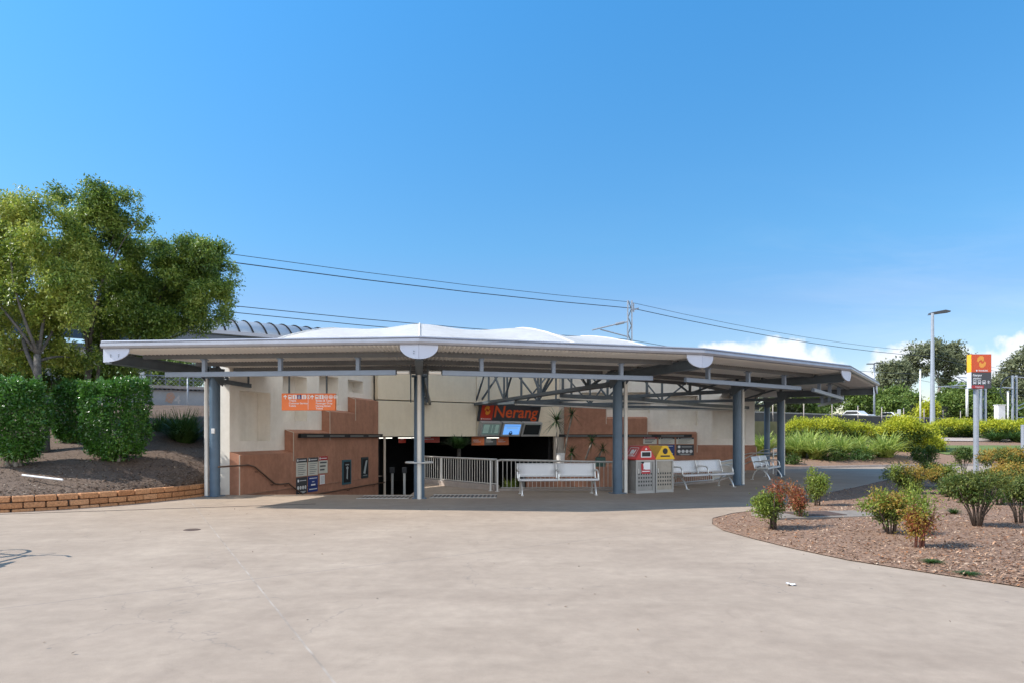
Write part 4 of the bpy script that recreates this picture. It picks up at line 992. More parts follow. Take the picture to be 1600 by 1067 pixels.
# ---------------------------------------------------------------- planting: leaves as small folded faces
def leaf_mesh(name, pts, axes, nrm, size, mats, parent, aspect=.45, jitter=.35, fold=.18):
    """one rhombic, folded leaf per point; axes = direction of the leaf, nrm = its rough normal"""
    n = len(pts); sz = size * (1 + jitter * (rng.random(n) * 2 - 1)); ax = axes / (np.linalg.norm(axes, axis=1, keepdims=True) + 1e-9)
    sd_ = np.cross(ax, nrm); sd_ /= (np.linalg.norm(sd_, axis=1, keepdims=True) + 1e-9); up = np.cross(sd_, ax)
    a = pts; tip = pts + ax * sz[:, None]; mid = pts + ax * (sz * .45)[:, None]
    l = mid + sd_ * (sz * aspect / 2)[:, None] + up * (sz * fold * .5)[:, None]; r = mid - sd_ * (sz * aspect / 2)[:, None] + up * (sz * fold * .5)[:, None]
    co = np.stack([a, r, tip, l], 1).reshape(-1, 3)
    if parent is not None:
        loc, rz = _rootloc.get(parent.name, (Vector((0, 0, 0)), 0)); co = co - np.array(loc)
    me = bpy.data.meshes.new(name); me.vertices.add(4 * n); me.vertices.foreach_set('co', co.ravel().astype(np.float32))
    me.loops.add(6 * n); me.polygons.add(2 * n)
    base = np.arange(n)[:, None] * 4; idx = (base + np.array([[0, 1, 2, 0, 2, 3]])).ravel().astype(np.int32)
    me.loops.foreach_set('vertex_index', idx); me.polygons.foreach_set('loop_start', (np.arange(2 * n) * 3).astype(np.int32))
    me.update(calc_edges=True); me.validate()
    me.materials.append(mats)
    o = bpy.data.objects.new(name, me); COL.objects.link(o)
    if parent is not None: o.parent = parent
    return o
def unit(n):
    d = rng.normal(size=(n, 3)); return d / np.linalg.norm(d, axis=1, keepdims=True)
def crown_points(blobs, n_twigs, per, spread, shell=.55):
    """twigs on and in ellipsoidal masses, leaves gathered round each twig"""
    vol = np.array([b[3] * b[4] * b[5] for b in blobs]) ** .75; pr = vol / vol.sum()
    ch = rng.choice(len(blobs), n_twigs, p=pr); B = np.array(blobs)[ch]
    u = unit(n_twigs); rr = (shell + (1.04 - shell) * rng.random(n_twigs) ** .6)
    lump = 1 + .22 * np.sin(u[:, 0] * 5 + B[:, 0] * 3) * np.cos(u[:, 2] * 4 + B[:, 2] * 2)
    tw = B[:, :3] + u * B[:, 3:6] * (rr * lump)[:, None]
    P_ = np.repeat(tw, per, 0) + rng.normal(size=(n_twigs * per, 3)) * spread; out = np.repeat(u, per, 0)
    return P_, out, tw
def clumped(name, blobs, n_twigs, per, spread, size, m, parent, aspect=.45, thr=-.15, wl=.9, droop=.25):
    """leaves gathered on sprays; sprays fill the union of the masses but thin out in gaps of about wl metres"""
    B = np.array(blobs); pr = (B[:, 3] * B[:, 4] * B[:, 5]); pr /= pr.sum(); ch = rng.choice(len(B), n_twigs * 4, p=pr)
    u = unit(len(ch)); rr = .25 + .80 * rng.random(len(ch)) ** .5; P_ = B[ch, :3] + u * B[ch, 3:6] * rr[:, None]
    k = 2 * math.pi / wl; a = B[0, 0]
    f = sum(np.sin(k * s_ * (P_ @ np.array(d_)) + ph + a) for d_, s_, ph in (((.8, .3, .5), 1, 0), ((-.4, .8, .45), .83, 1.3), ((.3, -.5, .8), 1.21, 2.1), ((.7, .6, -.35), .61, .4), ((-.6, .2, .75), 1.7, 3.0))) / 2.2
    keep = np.nonzero(f + .25 * rng.normal(size=len(f)) > thr)[0][:n_twigs]; tw, out = P_[keep], u[keep]
    n = len(tw); sp = out * .6 + unit(n) * .7 + np.array([0, 0, .25 - droop]); sp /= np.linalg.norm(sp, axis=1, keepdims=True)
    t = np.tile(np.linspace(-1, 1, per), n)[:, None]; Q = np.repeat(tw, per, 0) + np.repeat(sp, per, 0) * t * spread * 1.5 + rng.normal(size=(n * per, 3)) * spread * .55
    o2 = np.repeat(out, per, 0); ax = np.repeat(sp, per, 0) * .6 + unit(n * per) * .9 + np.array([0, 0, -droop]); nr = unit(n * per) * .7 + o2 * .45 + np.array([0, 0, .8])
    leaf_mesh(name, Q, ax, nr, size, m, parent, aspect)
def foliage(name, blobs, n_twigs, per, spread, size, m, parent, aspect=.45, shell=.55, droop=.25):
    P_, out, tw = crown_points(blobs, n_twigs, per, spread, shell)
    n = len(P_); ax = out * .7 + unit(n) * .8 + np.array([0, 0, -droop]); nr = unit(n) * .8 + out * .5 + np.array([0, 0, .7])
    leaf_mesh(name, P_, ax, nr, size, m, parent, aspect)
    return tw
def trunk_and_limbs(base, fork, targets, r0, m, parent, name='trunk', r1=None, limb=True):
    b = MB(); base, fork = Vector(base), Vector(fork); r1 = r1 or r0 * .72
    pts = []; rs = []
    for k in range(9):
        t = k / 8; p = base.lerp(fork, t); p.x += .06 * r0 / .1 * math.sin(t * 5 + base.x * 3) * t * (1 - t) * 2; p.y += .05 * math.sin(t * 6 + base.y); pts.append(p); rs.append(r0 * (1.35 if k == 0 else 1.1 if k == 1 else 1) * (1 - t) + r1 * t)
    pts[0] = base - Vector((0, 0, .1))
    b.tube(pts, rs, 10); o = b.build(name, m, parent, smooth=True)
    if limb:
        b = MB()
        for tg in targets:
            tg = Vector(tg); st = fork.copy() if random.random() < .7 else base.lerp(fork, random.uniform(.8, .97)); bend = Vector((random.uniform(-.3, .3), random.uniform(-.3, .3), random.uniform(.0, .5)))
            q = [st.lerp(tg, t) + bend * math.sin(math.pi * t) * (tg - st).length * .25 for t in np.linspace(0, 1, 7)]
            b.tube(q, [r1 * .42 * (1 - t) + .010 for t in np.linspace(0, 1, 7)], 6)
        b.build('limbs', m, parent, smooth=True)
    return o
def px_blobs(lst, Y, dj=1.1, flat=.85, k=1.0):
    out = []
    for (px, py, r) in lst:
        y = Y + random.uniform(-dj, dj); c = at(px, py, y); rr = r / FP * y * k; out.append((c.x, c.y, c.z, rr, rr * 1.05, rr * flat))
    return out
def base_h_left(x, y):
    d = min((Vector((x, y)) - p).length for p in WL); return min(left_h(d), 2.8)

LM_tree = leafmat('sunny tree leaf', [(.06, .115, .02), (.15, .235, .035), (.31, .38, .06), (.50, .51, .11), (.20, .28, .042)], .42, rough=.36, spec=.55)
LM_tree2 = leafmat('deep green tree leaf', [(.05, .10, .022), (.11, .19, .033), (.23, .31, .05), (.39, .43, .09)], .42, rough=.36, spec=.55)
LM_hedge = leafmat('glossy hedge leaf', [(.03, .09, .013), (.055, .155, .02), (.10, .235, .035), (.24, .37, .07)], .36, rough=.28, spec=.7)
LM_grass = leafmat('strappy leaf', [(.14, .22, .04), (.30, .39, .08), (.46, .52, .13), (.62, .62, .26)], .45)
LM_grass_d = leafmat('dark strappy leaf', [(.03, .075, .018), (.06, .12, .025), (.11, .17, .04)], .3)
LM_gold = leafmat('golden hedge leaf', [(.22, .29, .02), (.40, .44, .03), (.58, .57, .05), (.70, .66, .08)], .42)
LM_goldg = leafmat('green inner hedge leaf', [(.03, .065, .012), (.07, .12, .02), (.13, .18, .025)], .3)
LM_euc = leafmat('grey green gum leaf', [(.10, .115, .065), (.165, .185, .095), (.25, .265, .14), (.20, .215, .105)], .38)  # gum leaf's own grey green, lightened to stand for distance haze
LM_far = leafmat('far bright tree leaf', [(.06, .11, .022), (.12, .19, .036), (.20, .27, .06), (.25, .29, .06)], .35)
LM_nan = leafmat('olive shrub leaf', [(.05, .085, .02), (.10, .14, .03), (.17, .19, .04), (.26, .17, .04)], .3)
LM_nan_y = leafmat('lime shrub leaf', [(.08, .14, .02), (.16, .23, .03), (.28, .32, .05), (.36, .37, .08)], .35)
LM_nan_r = leafmat('red tipped leaf', [(.20, .04, .025), (.33, .08, .04), (.30, .15, .05), (.12, .09, .03)], .3)
LM_nan_o = leafmat('amber tipped leaf', [(.26, .20, .03), (.38, .22, .04), (.32, .28, .05), (.20, .20, .03)], .3)
LM_palm = leafmat('dark palm leaf', [(.015, .045, .012), (.03, .075, .018), (.05, .10, .025)], .2)

# the three trees on the left bank
def left_tree(name, lab, lst, Y, base, fork, r0, m, n, group='trees on the left bank', per=24, size=.10, extra=None, mbark=None):
    t = thing(name, lab, 'tree', base, 0, group); bl = px_blobs(lst, Y, k=.88)
    for q in list(bl):                                       # side boughs that break up the outline
        for _ in range(6):
            d = unit(1)[0]; r_ = q[3] * random.uniform(.18, .38)
            bl.append((q[0] + d[0] * q[3] * 1.12, q[1] + d[1] * q[4] * 1.0, q[2] + d[2] * q[5] * 1.15, r_, r_, r_ * .8))
    clumped('crown', bl, int(n * 1.75), per, .12, size, m, t, .42, thr=.06, wl=1.05)
    tg = [(b[0], b[1], b[2]) for b in random.sample(bl[:len(lst)], 7)]
    trunk_and_limbs(base, fork, tg, r0, mbark or M_bark, t)
    for bs, fk, r in (extra or []): trunk_and_limbs(bs, fk, [], r, mbark or M_bark, t, limb=False)
    return t
A = [(20, 338, 42), (58, 326, 34), (8, 395, 48), (62, 392, 50), (104, 372, 42), (30, 455, 52), (92, 446, 50), (135, 425, 40), (18, 512, 40), (80, 505, 36), (125, 490, 36), (28, 548, 30), (96, 545, 28), (-5, 566, 32), (58, 470, 46), (52, 560, 24), (118, 560, 22), (10, 470, 44), (-55, 420, 60), (-45, 345, 50), (-50, 500, 50), (-110, 400, 60)]
Bt = [(104, 306, 22), (150, 312, 32), (188, 330, 34), (214, 344, 22), (150, 358, 42), (202, 384, 32), (178, 428, 44), (152, 478, 42), (202, 488, 38), (165, 522, 32), (238, 470, 34), (132, 556, 22), (178, 566, 24), (212, 556, 20), (115, 400, 34), (196, 456, 38)]
Ct = [(252, 402, 32), (292, 392, 28), (330, 398, 30), (346, 428, 28), (302, 438, 42), (256, 448, 42), (330, 468, 34), (364, 446, 15), (274, 494, 38), (312, 494, 30), (232, 506, 36), (342, 492, 20), (244, 362, 13), (226, 560, 20), (268, 420, 34), (318, 425, 30)]
bA = Vector((gx(70, 18.0), 18.0, 1.0)); bB = Vector((gx(128, 21.2), 21.2, 1.75)); bC = Vector((gx(168, 22.4), 22.4, 2.0))
left_tree('bank_tree', 'tall yellow-green tree with mottled trunk rising between the box hedges', A, 20.3, bA, (gx(60, 18.8), 18.8, gz(555, 18.8)), .12, LM_tree, 2600,
          extra=[((gx(66, 18.2), 18.2, gz(625, 18.2)), (gx(38, 19.2), 19.2, gz(530, 19.2)), .07)])
left_tree('bank_tree', 'tall dark green tree forming the highest peak of the left crowns', Bt, 21.8, bB, (gx(140, 21.6), 21.6, gz(545, 21.6)), .12, LM_tree2, 2100, extra=[((gx(146, 21.4), 21.4, 1.8), (gx(158, 21.6), 21.6, gz(520, 21.6)), .06)])
left_tree('bank_tree', 'spreading green tree whose crown hangs over the left end of the canopy', Ct, 22.8, bC, (gx(205, 22.8), 22.8, gz(545, 22.8)), .11, LM_tree2, 2100)

# understorey between the trunks
for px, py, r_, Y, lab in ((14, 572, 30, 21.5, 'loose dark shrub under the trees at the left edge'), (108, 578, 26, 22.4, 'loose dark shrub under the trees behind the mottled trunk'), (176, 582, 28, 22.8, 'loose dark shrub under the trees just left of the canopy tip'), (60, 590, 20, 22.0, 'small loose shrub behind the gap between the clipped hedges')):
    c = at(px, py, Y); rr = r_ / FP * Y; t = thing('bank_shrub', lab, 'shrub', (c.x, Y, 1.7), 0, 'loose shrubs under the left trees')
    clumped('foliage', [(c.x, Y, c.z, rr, rr * .8, rr * .9), (c.x + rr * .7, Y, c.z - rr * .3, rr * .7, rr * .6, rr * .7), (c.x - rr * .7, Y, c.z - rr * .2, rr * .7, rr * .6, rr * .7)], 330, 22, .12, .10, LM_tree2, t, .42, thr=-.1, wl=.9)
    b = MB()
    for j in range(4): b.tube([(c.x + .1 * j - .15, Y, 1.4), (c.x + .3 * j - .45, Y + .1 * math.sin(j), c.z)], [.03, .012], 6)
    b.build('stems', M_bark, t, smooth=True)
# clipped box hedges
def box_hedge(lab, x0, x1, ytop, ybot, Y, ztrunk, n):
    t = thing('box_hedge', lab, 'hedge', (gx((x0 + x1) / 2, Y), Y, ztrunk), 0, 'clipped hedges on the left bank')
    cx = gx((x0 + x1) / 2, Y); hw = gx(x1, Y) / 2 - gx(x0, Y) / 2; z0, z1 = gz(ybot, Y), gz(ytop, Y); cz, hz = (z0 + z1) / 2, (z1 - z0) / 2
    u = rng.uniform(-1, 1, (n, 3)); k = rng.integers(0, 3, n); sgn = rng.choice([-1, 1], n); dep = 1 - .34 * rng.random(n) ** 1.6; u[np.arange(n), k] = sgn * dep
    p4 = (np.abs(u) ** 3.0).sum(1) ** (1 / 3.0); u = u / np.maximum(p4, 1)[:, None]
    hole = np.sin(u[:, 0] * 6 + cx * 2) + np.sin(u[:, 2] * 7 + cx) + np.sin(u[:, 1] * 6 + 1) + .6 * np.sin(u[:, 0] * 13 + u[:, 2] * 11) < -1.55 + .5 * rng.normal(size=n)
    u = np.where(hole[:, None], u * .72, u)
    nrm = u ** 3; nrm /= np.linalg.norm(nrm, axis=1, keepdims=True) + 1e-9
    lump = 1 + .11 * np.sin(u[:, 0] * 4 + 1.3 * cx) * np.cos(u[:, 2] * 5 + cx) + .07 * np.sin(u[:, 0] * 9 + u[:, 1] * 6 + cx) * np.sin(u[:, 2] * 8 + 2 * cx) + .045 * rng.normal(size=n) + (rng.random(n) < .09) * rng.random(n) * .19
    pts = np.array([cx, Y, cz]) + u * np.array([hw, hw * .9, hz]) * lump[:, None] * np.stack([.76 + .24 * np.clip((u[:, 2] + 1) * 1.1, 0, 1)] * 2 + [np.ones(n)], 1)
    leaf_mesh('foliage', pts, nrm * .7 + unit(n) * .9, unit(n) * .9 + nrm * .6 + np.array([0, 0, .5]), .078, LM_hedge, t, .5)
    b = MB(); c_ = Vector((cx, Y, 0))
    for j in range(4):
        a = j * 1.7 + cx; b.tube([(cx + .10 * math.cos(a), Y + .10 * math.sin(a), ztrunk - .08), (cx + .16 * math.cos(a), Y + .14 * math.sin(a), ztrunk + .3), (cx + .3 * math.cos(a), Y + .3 * math.sin(a), z0 + .7)], [.05, .04, .03], 7)
    b.build('stem', M_bark_p, t, smooth=True)
box_hedge('clipped dark green hedge at the left edge of the photo', -20, 64, 593, 712, 16.6, .80, 20000)
box_hedge('clipped dark green hedge set back between two others behind the mottled trunk', 90, 142, 598, 690, 19.2, 1.2, 15000)
box_hedge('clipped dark green hedge nearest the canopy post', 139, 224, 594, 712, 17.7, .93, 20000)

# strappy grass clumps
def clump(name, lab, cx, cy, cz, rad_, h, n, m, group, cat='grass clump', wid=.022):
    t = thing(name, lab, cat, (cx, cy, cz), 0, group); seg = 5
    az = rng.uniform(0, 2 * math.pi, n); lean = rng.uniform(.22, 1.05, n) ** .75; L_ = h * rng.uniform(.65, 1.15, n)
    r0 = rad_ * .2 * np.sqrt(rng.random(n)); a0 = rng.uniform(0, 2 * math.pi, n)
    bx, by = r0 * np.cos(a0), r0 * np.sin(a0); co = []
    dx, dy = np.cos(az), np.sin(az)
    for k in range(seg):
        s = k / (seg - 1); out = lean * rad_ * (s ** 1.35) * 1.15; z = L_ * (s * 1.0 - .30 * lean * s - .42 * lean * s ** 2.6) ; w_ = wid * (1 - s * .92) * (1 + .3 * s)
        px, py = bx + dx * out, by + dy * out
        co.append(np.stack([px - dy * w_, py + dx * w_, z], 1)); co.append(np.stack([px + dy * w_, py - dx * w_, z], 1))
    co = np.stack(co, 1)                                     # n, 2*seg, 3
    me = bpy.data.meshes.new('blades'); me.vertices.add(n * 2 * seg); me.vertices.foreach_set('co', co.ravel().astype(np.float32))
    q = np.array([[2 * k, 2 * k + 1, 2 * k + 3, 2 * k + 2] for k in range(seg - 1)]).ravel(); idx = (np.arange(n)[:, None] * 2 * seg + q[None]).ravel().astype(np.int32); nf = n * (seg - 1)
    me.loops.add(4 * nf); me.polygons.add(nf); me.loops.foreach_set('vertex_index', idx); me.polygons.foreach_set('loop_start', (np.arange(nf) * 4).astype(np.int32)); me.update(calc_edges=True)
    me.materials.append(m); o = bpy.data.objects.new('blades', me); COL.objects.link(o); o.parent = t
    return t
clump('grass_clump', 'dark strappy grass clump on the left bank beside the canopy post', gx(288, 20.6), 20.6, 1.25, 1.0, 1.55, 700, LM_grass_d, 'grass clumps on the left bank')
clump('grass_clump', 'smaller dark grass clump behind the hedge nearest the canopy post', gx(252, 21.6), 21.6, 1.45, .8, 1.2, 450, LM_grass_d, 'grass clumps on the left bank')

# right: grasses on the slope
gr = [(1248, 37.5, 1.5, 1.75, 'tall pale grass clump just right of the farthest canopy post'), (1275, 36.6, 1.5, 1.7, 'broad grass clump at the foot of the golden hedge, second from the canopy'), (1312, 37.6, 1.4, 1.6, 'light green grass clump in the middle of the sloping bed'),
      (1338, 40.0, 1.3, 1.4, 'pale dry-tipped grass clump set back under the golden hedge'), (1383, 37.4, 1.7, 1.9, 'big arching grass clump at the right end of the sloping bed'), (1262, 41, 1.5, 1.7, 'grass clump behind the others, close to the canopy edge'), (1228, 39, 1.3, 1.6, 'grass clump partly hidden behind the far blue columns'), (1352, 37.0, 1.0, 1.1, 'low grass clump left of the big arching one'), (1192, 38.5, 1.3, 1.7, 'grass clump seen between the white wall end and a far column'), (1300, 40.5, 1.3, 1.5, 'grass clump high on the slope just below the golden hedge')]
for px, Y, r_, h_, lab in gr:
    x = gx(px, Y); clump('grass_clump', lab, x, Y, far_h(x, Y), r_ * 1.05, h_ * 1.05, 250, LM_grass, 'grass clumps on the sloping bed', wid=.055)
lowp = [(1306, 35.9, .75, .55, 'low green plant at the kerb in front of the tall grasses'), (1346, 36.3, .7, .5, 'low olive plant by the kerb, right of the other low plant'), (1236, 34.6, .4, .4, 'tiny green tuft beside the farthest canopy post')]
for px, Y, r_, h_, lab in lowp:
    x = gx(px, Y); t = thing('low_plant', lab, 'plant', (x, Y, far_h(x, Y)), 0, 'low plants along the path kerb')
    foliage('foliage', [(x, Y, far_h(x, Y) + h_ * .45, r_, r_ * .7, h_ * .55)], 90, 12, .10, .10, LM_goldg if 'olive' not in lab else LM_grass_d, t, .5, .3)
    b = MB(); b.tube([(x, Y, far_h(x, Y) - .05), (x, Y, far_h(x, Y) + h_ * .4)], .03, 6); b.build('stem', M_stem, t)

# golden mounded hedges
def gold(lab, lst, Y, n, ztop_green=True):
    bl = []
    for (px, py, rx, rz_) in lst:
        y = Y + random.uniform(-.6, .6); c = at(px, py, y); bl.append((c.x, c.y, c.z, rx / FP * y, rx / FP * y * .8, rz_ / FP * y))
    x = sum(b[0] for b in bl) / len(bl); z = far_h(x, Y)
    t = thing('golden_hedge', lab, 'hedge', (x, Y, z), 0, 'golden hedges on the slope')
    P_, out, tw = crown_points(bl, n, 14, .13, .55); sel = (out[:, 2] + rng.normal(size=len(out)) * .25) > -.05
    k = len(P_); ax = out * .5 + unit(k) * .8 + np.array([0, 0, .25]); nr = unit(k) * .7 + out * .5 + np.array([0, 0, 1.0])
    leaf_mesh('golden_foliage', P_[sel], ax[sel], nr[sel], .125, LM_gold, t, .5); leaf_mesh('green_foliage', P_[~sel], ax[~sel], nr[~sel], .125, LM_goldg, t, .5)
    b = MB()
    for q in bl:
        zq = far_h(q[0], q[1]); b.tube([(q[0], q[1], zq - .1), (q[0] + .05, q[1], max(zq + .2, q[2] - q[5] * .3))], [.09, .05], 7)
    b.build('trunk', M_bark, t, smooth=True)
gold('long golden hedge mounded along the top of the sloping bed', [(1252, 672, 26, 16), (1290, 669, 28, 15), (1328, 673, 26, 13), (1362, 680, 26, 12), (1398, 677, 28, 15)], 45.5, 2000)
gold('big golden mounded hedge in front of the lamp post', [(1412, 674, 32, 18), (1440, 682, 26, 18), (1424, 700, 34, 22), (1452, 700, 22, 20), (1408, 664, 24, 12)], 41, 2200)
gold('golden hedge with dark trunk between the lamp post and the totem sign', [(1482, 668, 28, 11), (1510, 668, 22, 11)], 50, 1100)
gold('golden hedge at the right edge behind the totem sign', [(1556, 670, 26, 13), (1588, 672, 26, 14), (1618, 672, 26, 14)], 48, 1300)
for px, Y, lab in ((1555, 46.3, 'grass clump below the right-hand golden hedge'), (1588, 46, 'grass clump at the right edge below the golden hedge')):
    x = gx(px, Y); clump('grass_clump', lab, x, Y, far_h(x, Y), 1.1, 1.0, 260, LM_grass_d, 'grass clumps by the pale path', wid=.04)

# near bed: loose shrubs with bare stems
def shrub(lab, px, Y, ytop, wpx, specs, n, nstem=7, low=.35, m_st=None, leaf=.06, group='loose shrubs in the mulch bed', spread=.55, name='garden_shrub'):
    x = gx(px, Y); z = near_h(x, Y) if inside(x, Y, NEAR) else far_h(x, Y); h = gz(ytop, Y) - z; w = wpx / FP * Y / 2
    t = thing(name, lab, 'shrub', (x, Y, z), 0, group); st = MB(); tips = []
    for k in range(nstem):
        a = 2 * math.pi * k / nstem + random.uniform(-.4, .4); rr = w * random.uniform(.25, .85); hh = h * random.uniform(.6, .92); kx, ky = math.cos(a) * rr, math.sin(a) * rr
        pts = [Vector((x + .05 * math.cos(a), Y + .05 * math.sin(a), z - .03)), Vector((x + kx * .35, Y + ky * .35, z + hh * .35)), Vector((x + kx * .75, Y + ky * .75, z + hh * .7)), Vector((x + kx, Y + ky, z + hh))]
        st.tube(pts, [.014, .012, .009, .005], 5); tips.append(pts[-1])
        for j in range(2):
            q = pts[1].lerp(pts[2], random.random()); st.tube([q, q + Vector((random.uniform(-.12, .12), random.uniform(-.12, .12), random.uniform(.08, .2)))], [.006, .003], 4)
    st.build('stems', m_st or M_stem, t, smooth=True)
    tot = sum(s[1] for s in specs)
    for (m, fr_, zlo, zhi, xo) in specs:
        nn = int(1.9 * n * fr_ / tot); bl = []
        for k in range(7):
            a = random.uniform(0, 6.28); rr = w * spread * math.sqrt(random.random()); fz = random.uniform(zlo, zhi); zz = z + h * fz; rr *= .45 + .95 * fz
            bl.append((x + xo * w + math.cos(a) * rr, Y + math.sin(a) * rr, zz, w * random.uniform(.34, .52) * (.55 + .5 * fz), w * random.uniform(.34, .52) * (.55 + .5 * fz), h * (zhi - zlo) * .26 + .05))
        foliage('foliage', bl, max(8, nn // 11), 11, .042, leaf * .78, m, t, .42, .2, droop=.1)
    return t
shrub('pale lime shrub with red tips at the left point of the mulch bed', 1208, 11.25, 751, 66, [(LM_nan_y, 3, .38, .9, -.15), (LM_nan_r, 1, .62, .88, .5), (LM_nan, 2, .35, .7, 0)], 2300, 8)
shrub('small red-leaved shrub beside the pale lime one', 1250, 12.45, 768, 34, [(LM_nan_r, 3, .55, .95, 0), (LM_nan, 1, .3, .7, 0)], 800, 5, m_st=M_stem_r)
shrub('upright bright green shrub next to the shaded path', 1277, 14.9, 731, 44, [(LM_nan_y, 4, .32, .95, 0), (LM_nan, 2, .25, .6, 0)], 2200, 6)
shrub('leafy green shrub with amber tips and dark lower stems, left of the red-stemmed one', 1392, 10.45, 768, 82, [(LM_nan, 3, .4, .8, 0), (LM_nan_o, 1.3, .7, .95, .1), (LM_nan_y, 1, .55, .9, -.4)], 3000, 10)
shrub('thin shrub with reddish lower leaves and a green top, nearest the camera', 1436, 9.25, 773, 62, [(LM_nan_r, 2, .15, .62, .1), (LM_nan_y, 2, .70, 1.0, 0), (LM_nan_o, 1.6, .35, .75, -.1)], 1900, 9, m_st=M_stem_r, leaf=.05)
shrub('broad olive shrub at the corner of the shaded path', 1428, 17.6, 722, 88, [(LM_nan, 3, .3, .9, 0), (LM_nan_y, 1.5, .3, .7, -.2), (LM_nan_o, 1, .6, .9, .3)], 3200, 9, leaf=.075)
shrub('dark green flat-topped shrub on many bare stems', 1527, 11.1, 741, 92, [(LM_nan, 4, .58, .92, 0), (LM_goldg, 2, .5, .85, 0)], 3200, 14)
shrub('dark green shrub on forked stems at the right edge', 1592, 11.6, 748, 72, [(LM_nan, 3, .55, .95, 0), (LM_goldg, 2, .5, .85, 0)], 2300, 8)
shrub('rust and olive shrub behind the sign pole at the right', 1566, 25.6, 702, 80, [(LM_nan_o, 2, .5, .95, 0), (LM_nan, 3, .2, .9, 0)], 3000, 9, leaf=.10)
shrub('dark rounded shrub in front of the lawn left of the sign pole', 1506, 29, 697, 40, [(LM_goldg, 4, .35, .95, 0), (LM_nan, 1, .5, .9, 0)], 1600, 7, leaf=.10)
shrub('amber low shrub at the foot of the sign pole', 1556, 20.5, 729, 60, [(LM_nan_o, 3, .2, .9, 0), (LM_nan, 1, .2, .6, 0)], 1500, 8, leaf=.08)
shrub('olive shrub in the middle of the bed behind the dark flat-topped one', 1484, 16.5, 741, 40, [(LM_nan, 3, .2, .9, 0)], 1200, 7, leaf=.07)
shrub('olive shrub behind the dark flat-topped one, below the sign', 1530, 16.8, 735, 56, [(LM_nan, 3, .3, .9, 0), (LM_nan_y, 1, .3, .8, 0)], 1800, 8, leaf=.07)
shrub('olive shrub with yellow tips at the back of the bed, left of the sign pole', 1470, 19.5, 726, 56, [(LM_nan, 3, .3, .95, 0), (LM_nan_y, 1, .6, .95, 0)], 2000, 8, leaf=.08)
shrub('dense dark green shrub under the big golden hedge', 1447, 24, 704, 46, [(LM_goldg, 4, .2, .95, 0)], 2000, 7, leaf=.09)
shrub('amber and green shrub behind the two dark shrubs at the right', 1562, 14.6, 737, 66, [(LM_nan, 3, .35, .9, 0), (LM_nan_o, 1.2, .6, .95, 0)], 2400, 9, leaf=.07)
shrub('rust tinted shrub cut by the right edge, farther back', 1604, 18, 722, 80, [(LM_nan, 3, .3, .9, 0), (LM_nan_o, 1.5, .6, .95, 0)], 2400, 9, leaf=.08)
shrub('green shrub at the right edge beside the steel post', 1588, 24, 706, 60, [(LM_nan, 3, .2, .95, 0), (LM_nan_o, 1, .5, .95, 0)], 2000, 8, leaf=.10)
for px, Y, r_, h_, lab in ((1490, 13.0, .22, .18, 'small green tuft in the mulch between the shrubs'), (1482, 17.4, .5, .45, 'strappy green tuft at the back of the mulch bed'), (1478, 26.5, .7, .6, 'strappy dark tuft below the big golden hedge'), (1455, 8.35, .16, .06, 'low weed patch by the nearest thin shrub'), (1512, 7.75, .16, .05, 'low weed patch on the edge of the mulch bed')):
    x = gx(px, Y); clump('green_tuft', lab, x, Y, near_h(x, Y), r_, h_, 120, LM_grass_d, 'green tufts in the mulch bed', wid=.008 if Y < 15 else .02, cat='plant')

# bark chips, lying loose on the beds, and fallen leaves on the plaza
def chips(name, pts, size, m, lab):
    n = len(pts); a = unit(n) * np.array([1, 1, .25]); leaf_o = leaf_mesh(name, pts, a, unit(n) * .35 + np.array([0, 0, 1]), size, m, None, .38, .6, .1)
    prop(leaf_o, lab, None, None, 'stuff')
pp = []
while len(pp) < 34000:
    r_ = random.random(); y = 7.0 + 17 * r_ ** 1.6; x = 3.4 + random.random() * (y * 1.05 - 2.6)
    if inside(x, y, NEAR) and edge_dist(x, y, NEAR) > .03: pp.append((x, y, near_h(x, y) + .008))
chips('bark_chips', np.array(pp), .046, M_chip, 'loose bark chips over the mulch bed')
pp = []
for _ in range(14000):
    i = random.randrange(len(LBED) - 1); j = int(random.random() ** 1.5 * 26); a, b, c_ = Vector(LBED[i][j]), Vector(LBED[i + 1][j]), Vector(LBED[i][j + 1])
    q = a + (b - a) * random.random() + (c_ - a) * random.random(); pp.append((q.x, q.y, q.z + .01))
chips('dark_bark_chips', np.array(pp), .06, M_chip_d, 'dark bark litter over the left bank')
pp = np.array([(random.uniform(-7, 6), 4.2 + 11 * random.random(), .006) for _ in range(110)])
pp = np.array([p for p in pp if not inside(p[0], p[1], NEAR)])
chips('fallen_leaves', pp, .035, islandmat('dry leaf', [(.10, .06, .03), (.2, .13, .07), (.06, .05, .04)]), 'scattered dry leaves on the concrete')
# ---------------------------------------------------------------- left block wall
bw = thing('retaining_wall', 'low curved garden wall of tan split blocks edging the left bank', 'wall', (-9.05, 15.95, 0))
b = MB()
for cidx in range(3):
    pts = resample(WALL_L, .40); off = .2 if cidx % 2 else 0
    pts = resample([WALL_L[0] + (WALL_L[1] - WALL_L[0]).normalized() * off] + WALL_L[1:], .40)
    for p, q in zip(pts[:-1], pts[1:]):
        d = (q - p); mid = (p + q) / 2; nrm_ = Vector((d.y, -d.x)).normalized()
        j = random.uniform(-.012, .012)
        if random.random() < 1.0: b.box((mid.x + nrm_.x * (.02 + j - cidx * .012), mid.y + nrm_.y * (.02 + j - cidx * .012), -.07 + .135 * cidx + .065), (d.length - .018, .22, .122), math.atan2(d.y, d.x) + random.uniform(-.03, .03))
b.build('blocks', M_brick, bw, bevel=.022)
b = MB()
for p, q in zip(WALL_L[:-1], WALL_L[1:]):
    o_ = Vector(((q - p).y, -(q - p).x)).normalized() * .03; b.bar(v3(p - o_, .12), v3(q - o_, .12), .14, .28)
b.build('mortar_core', M_soil, bw)
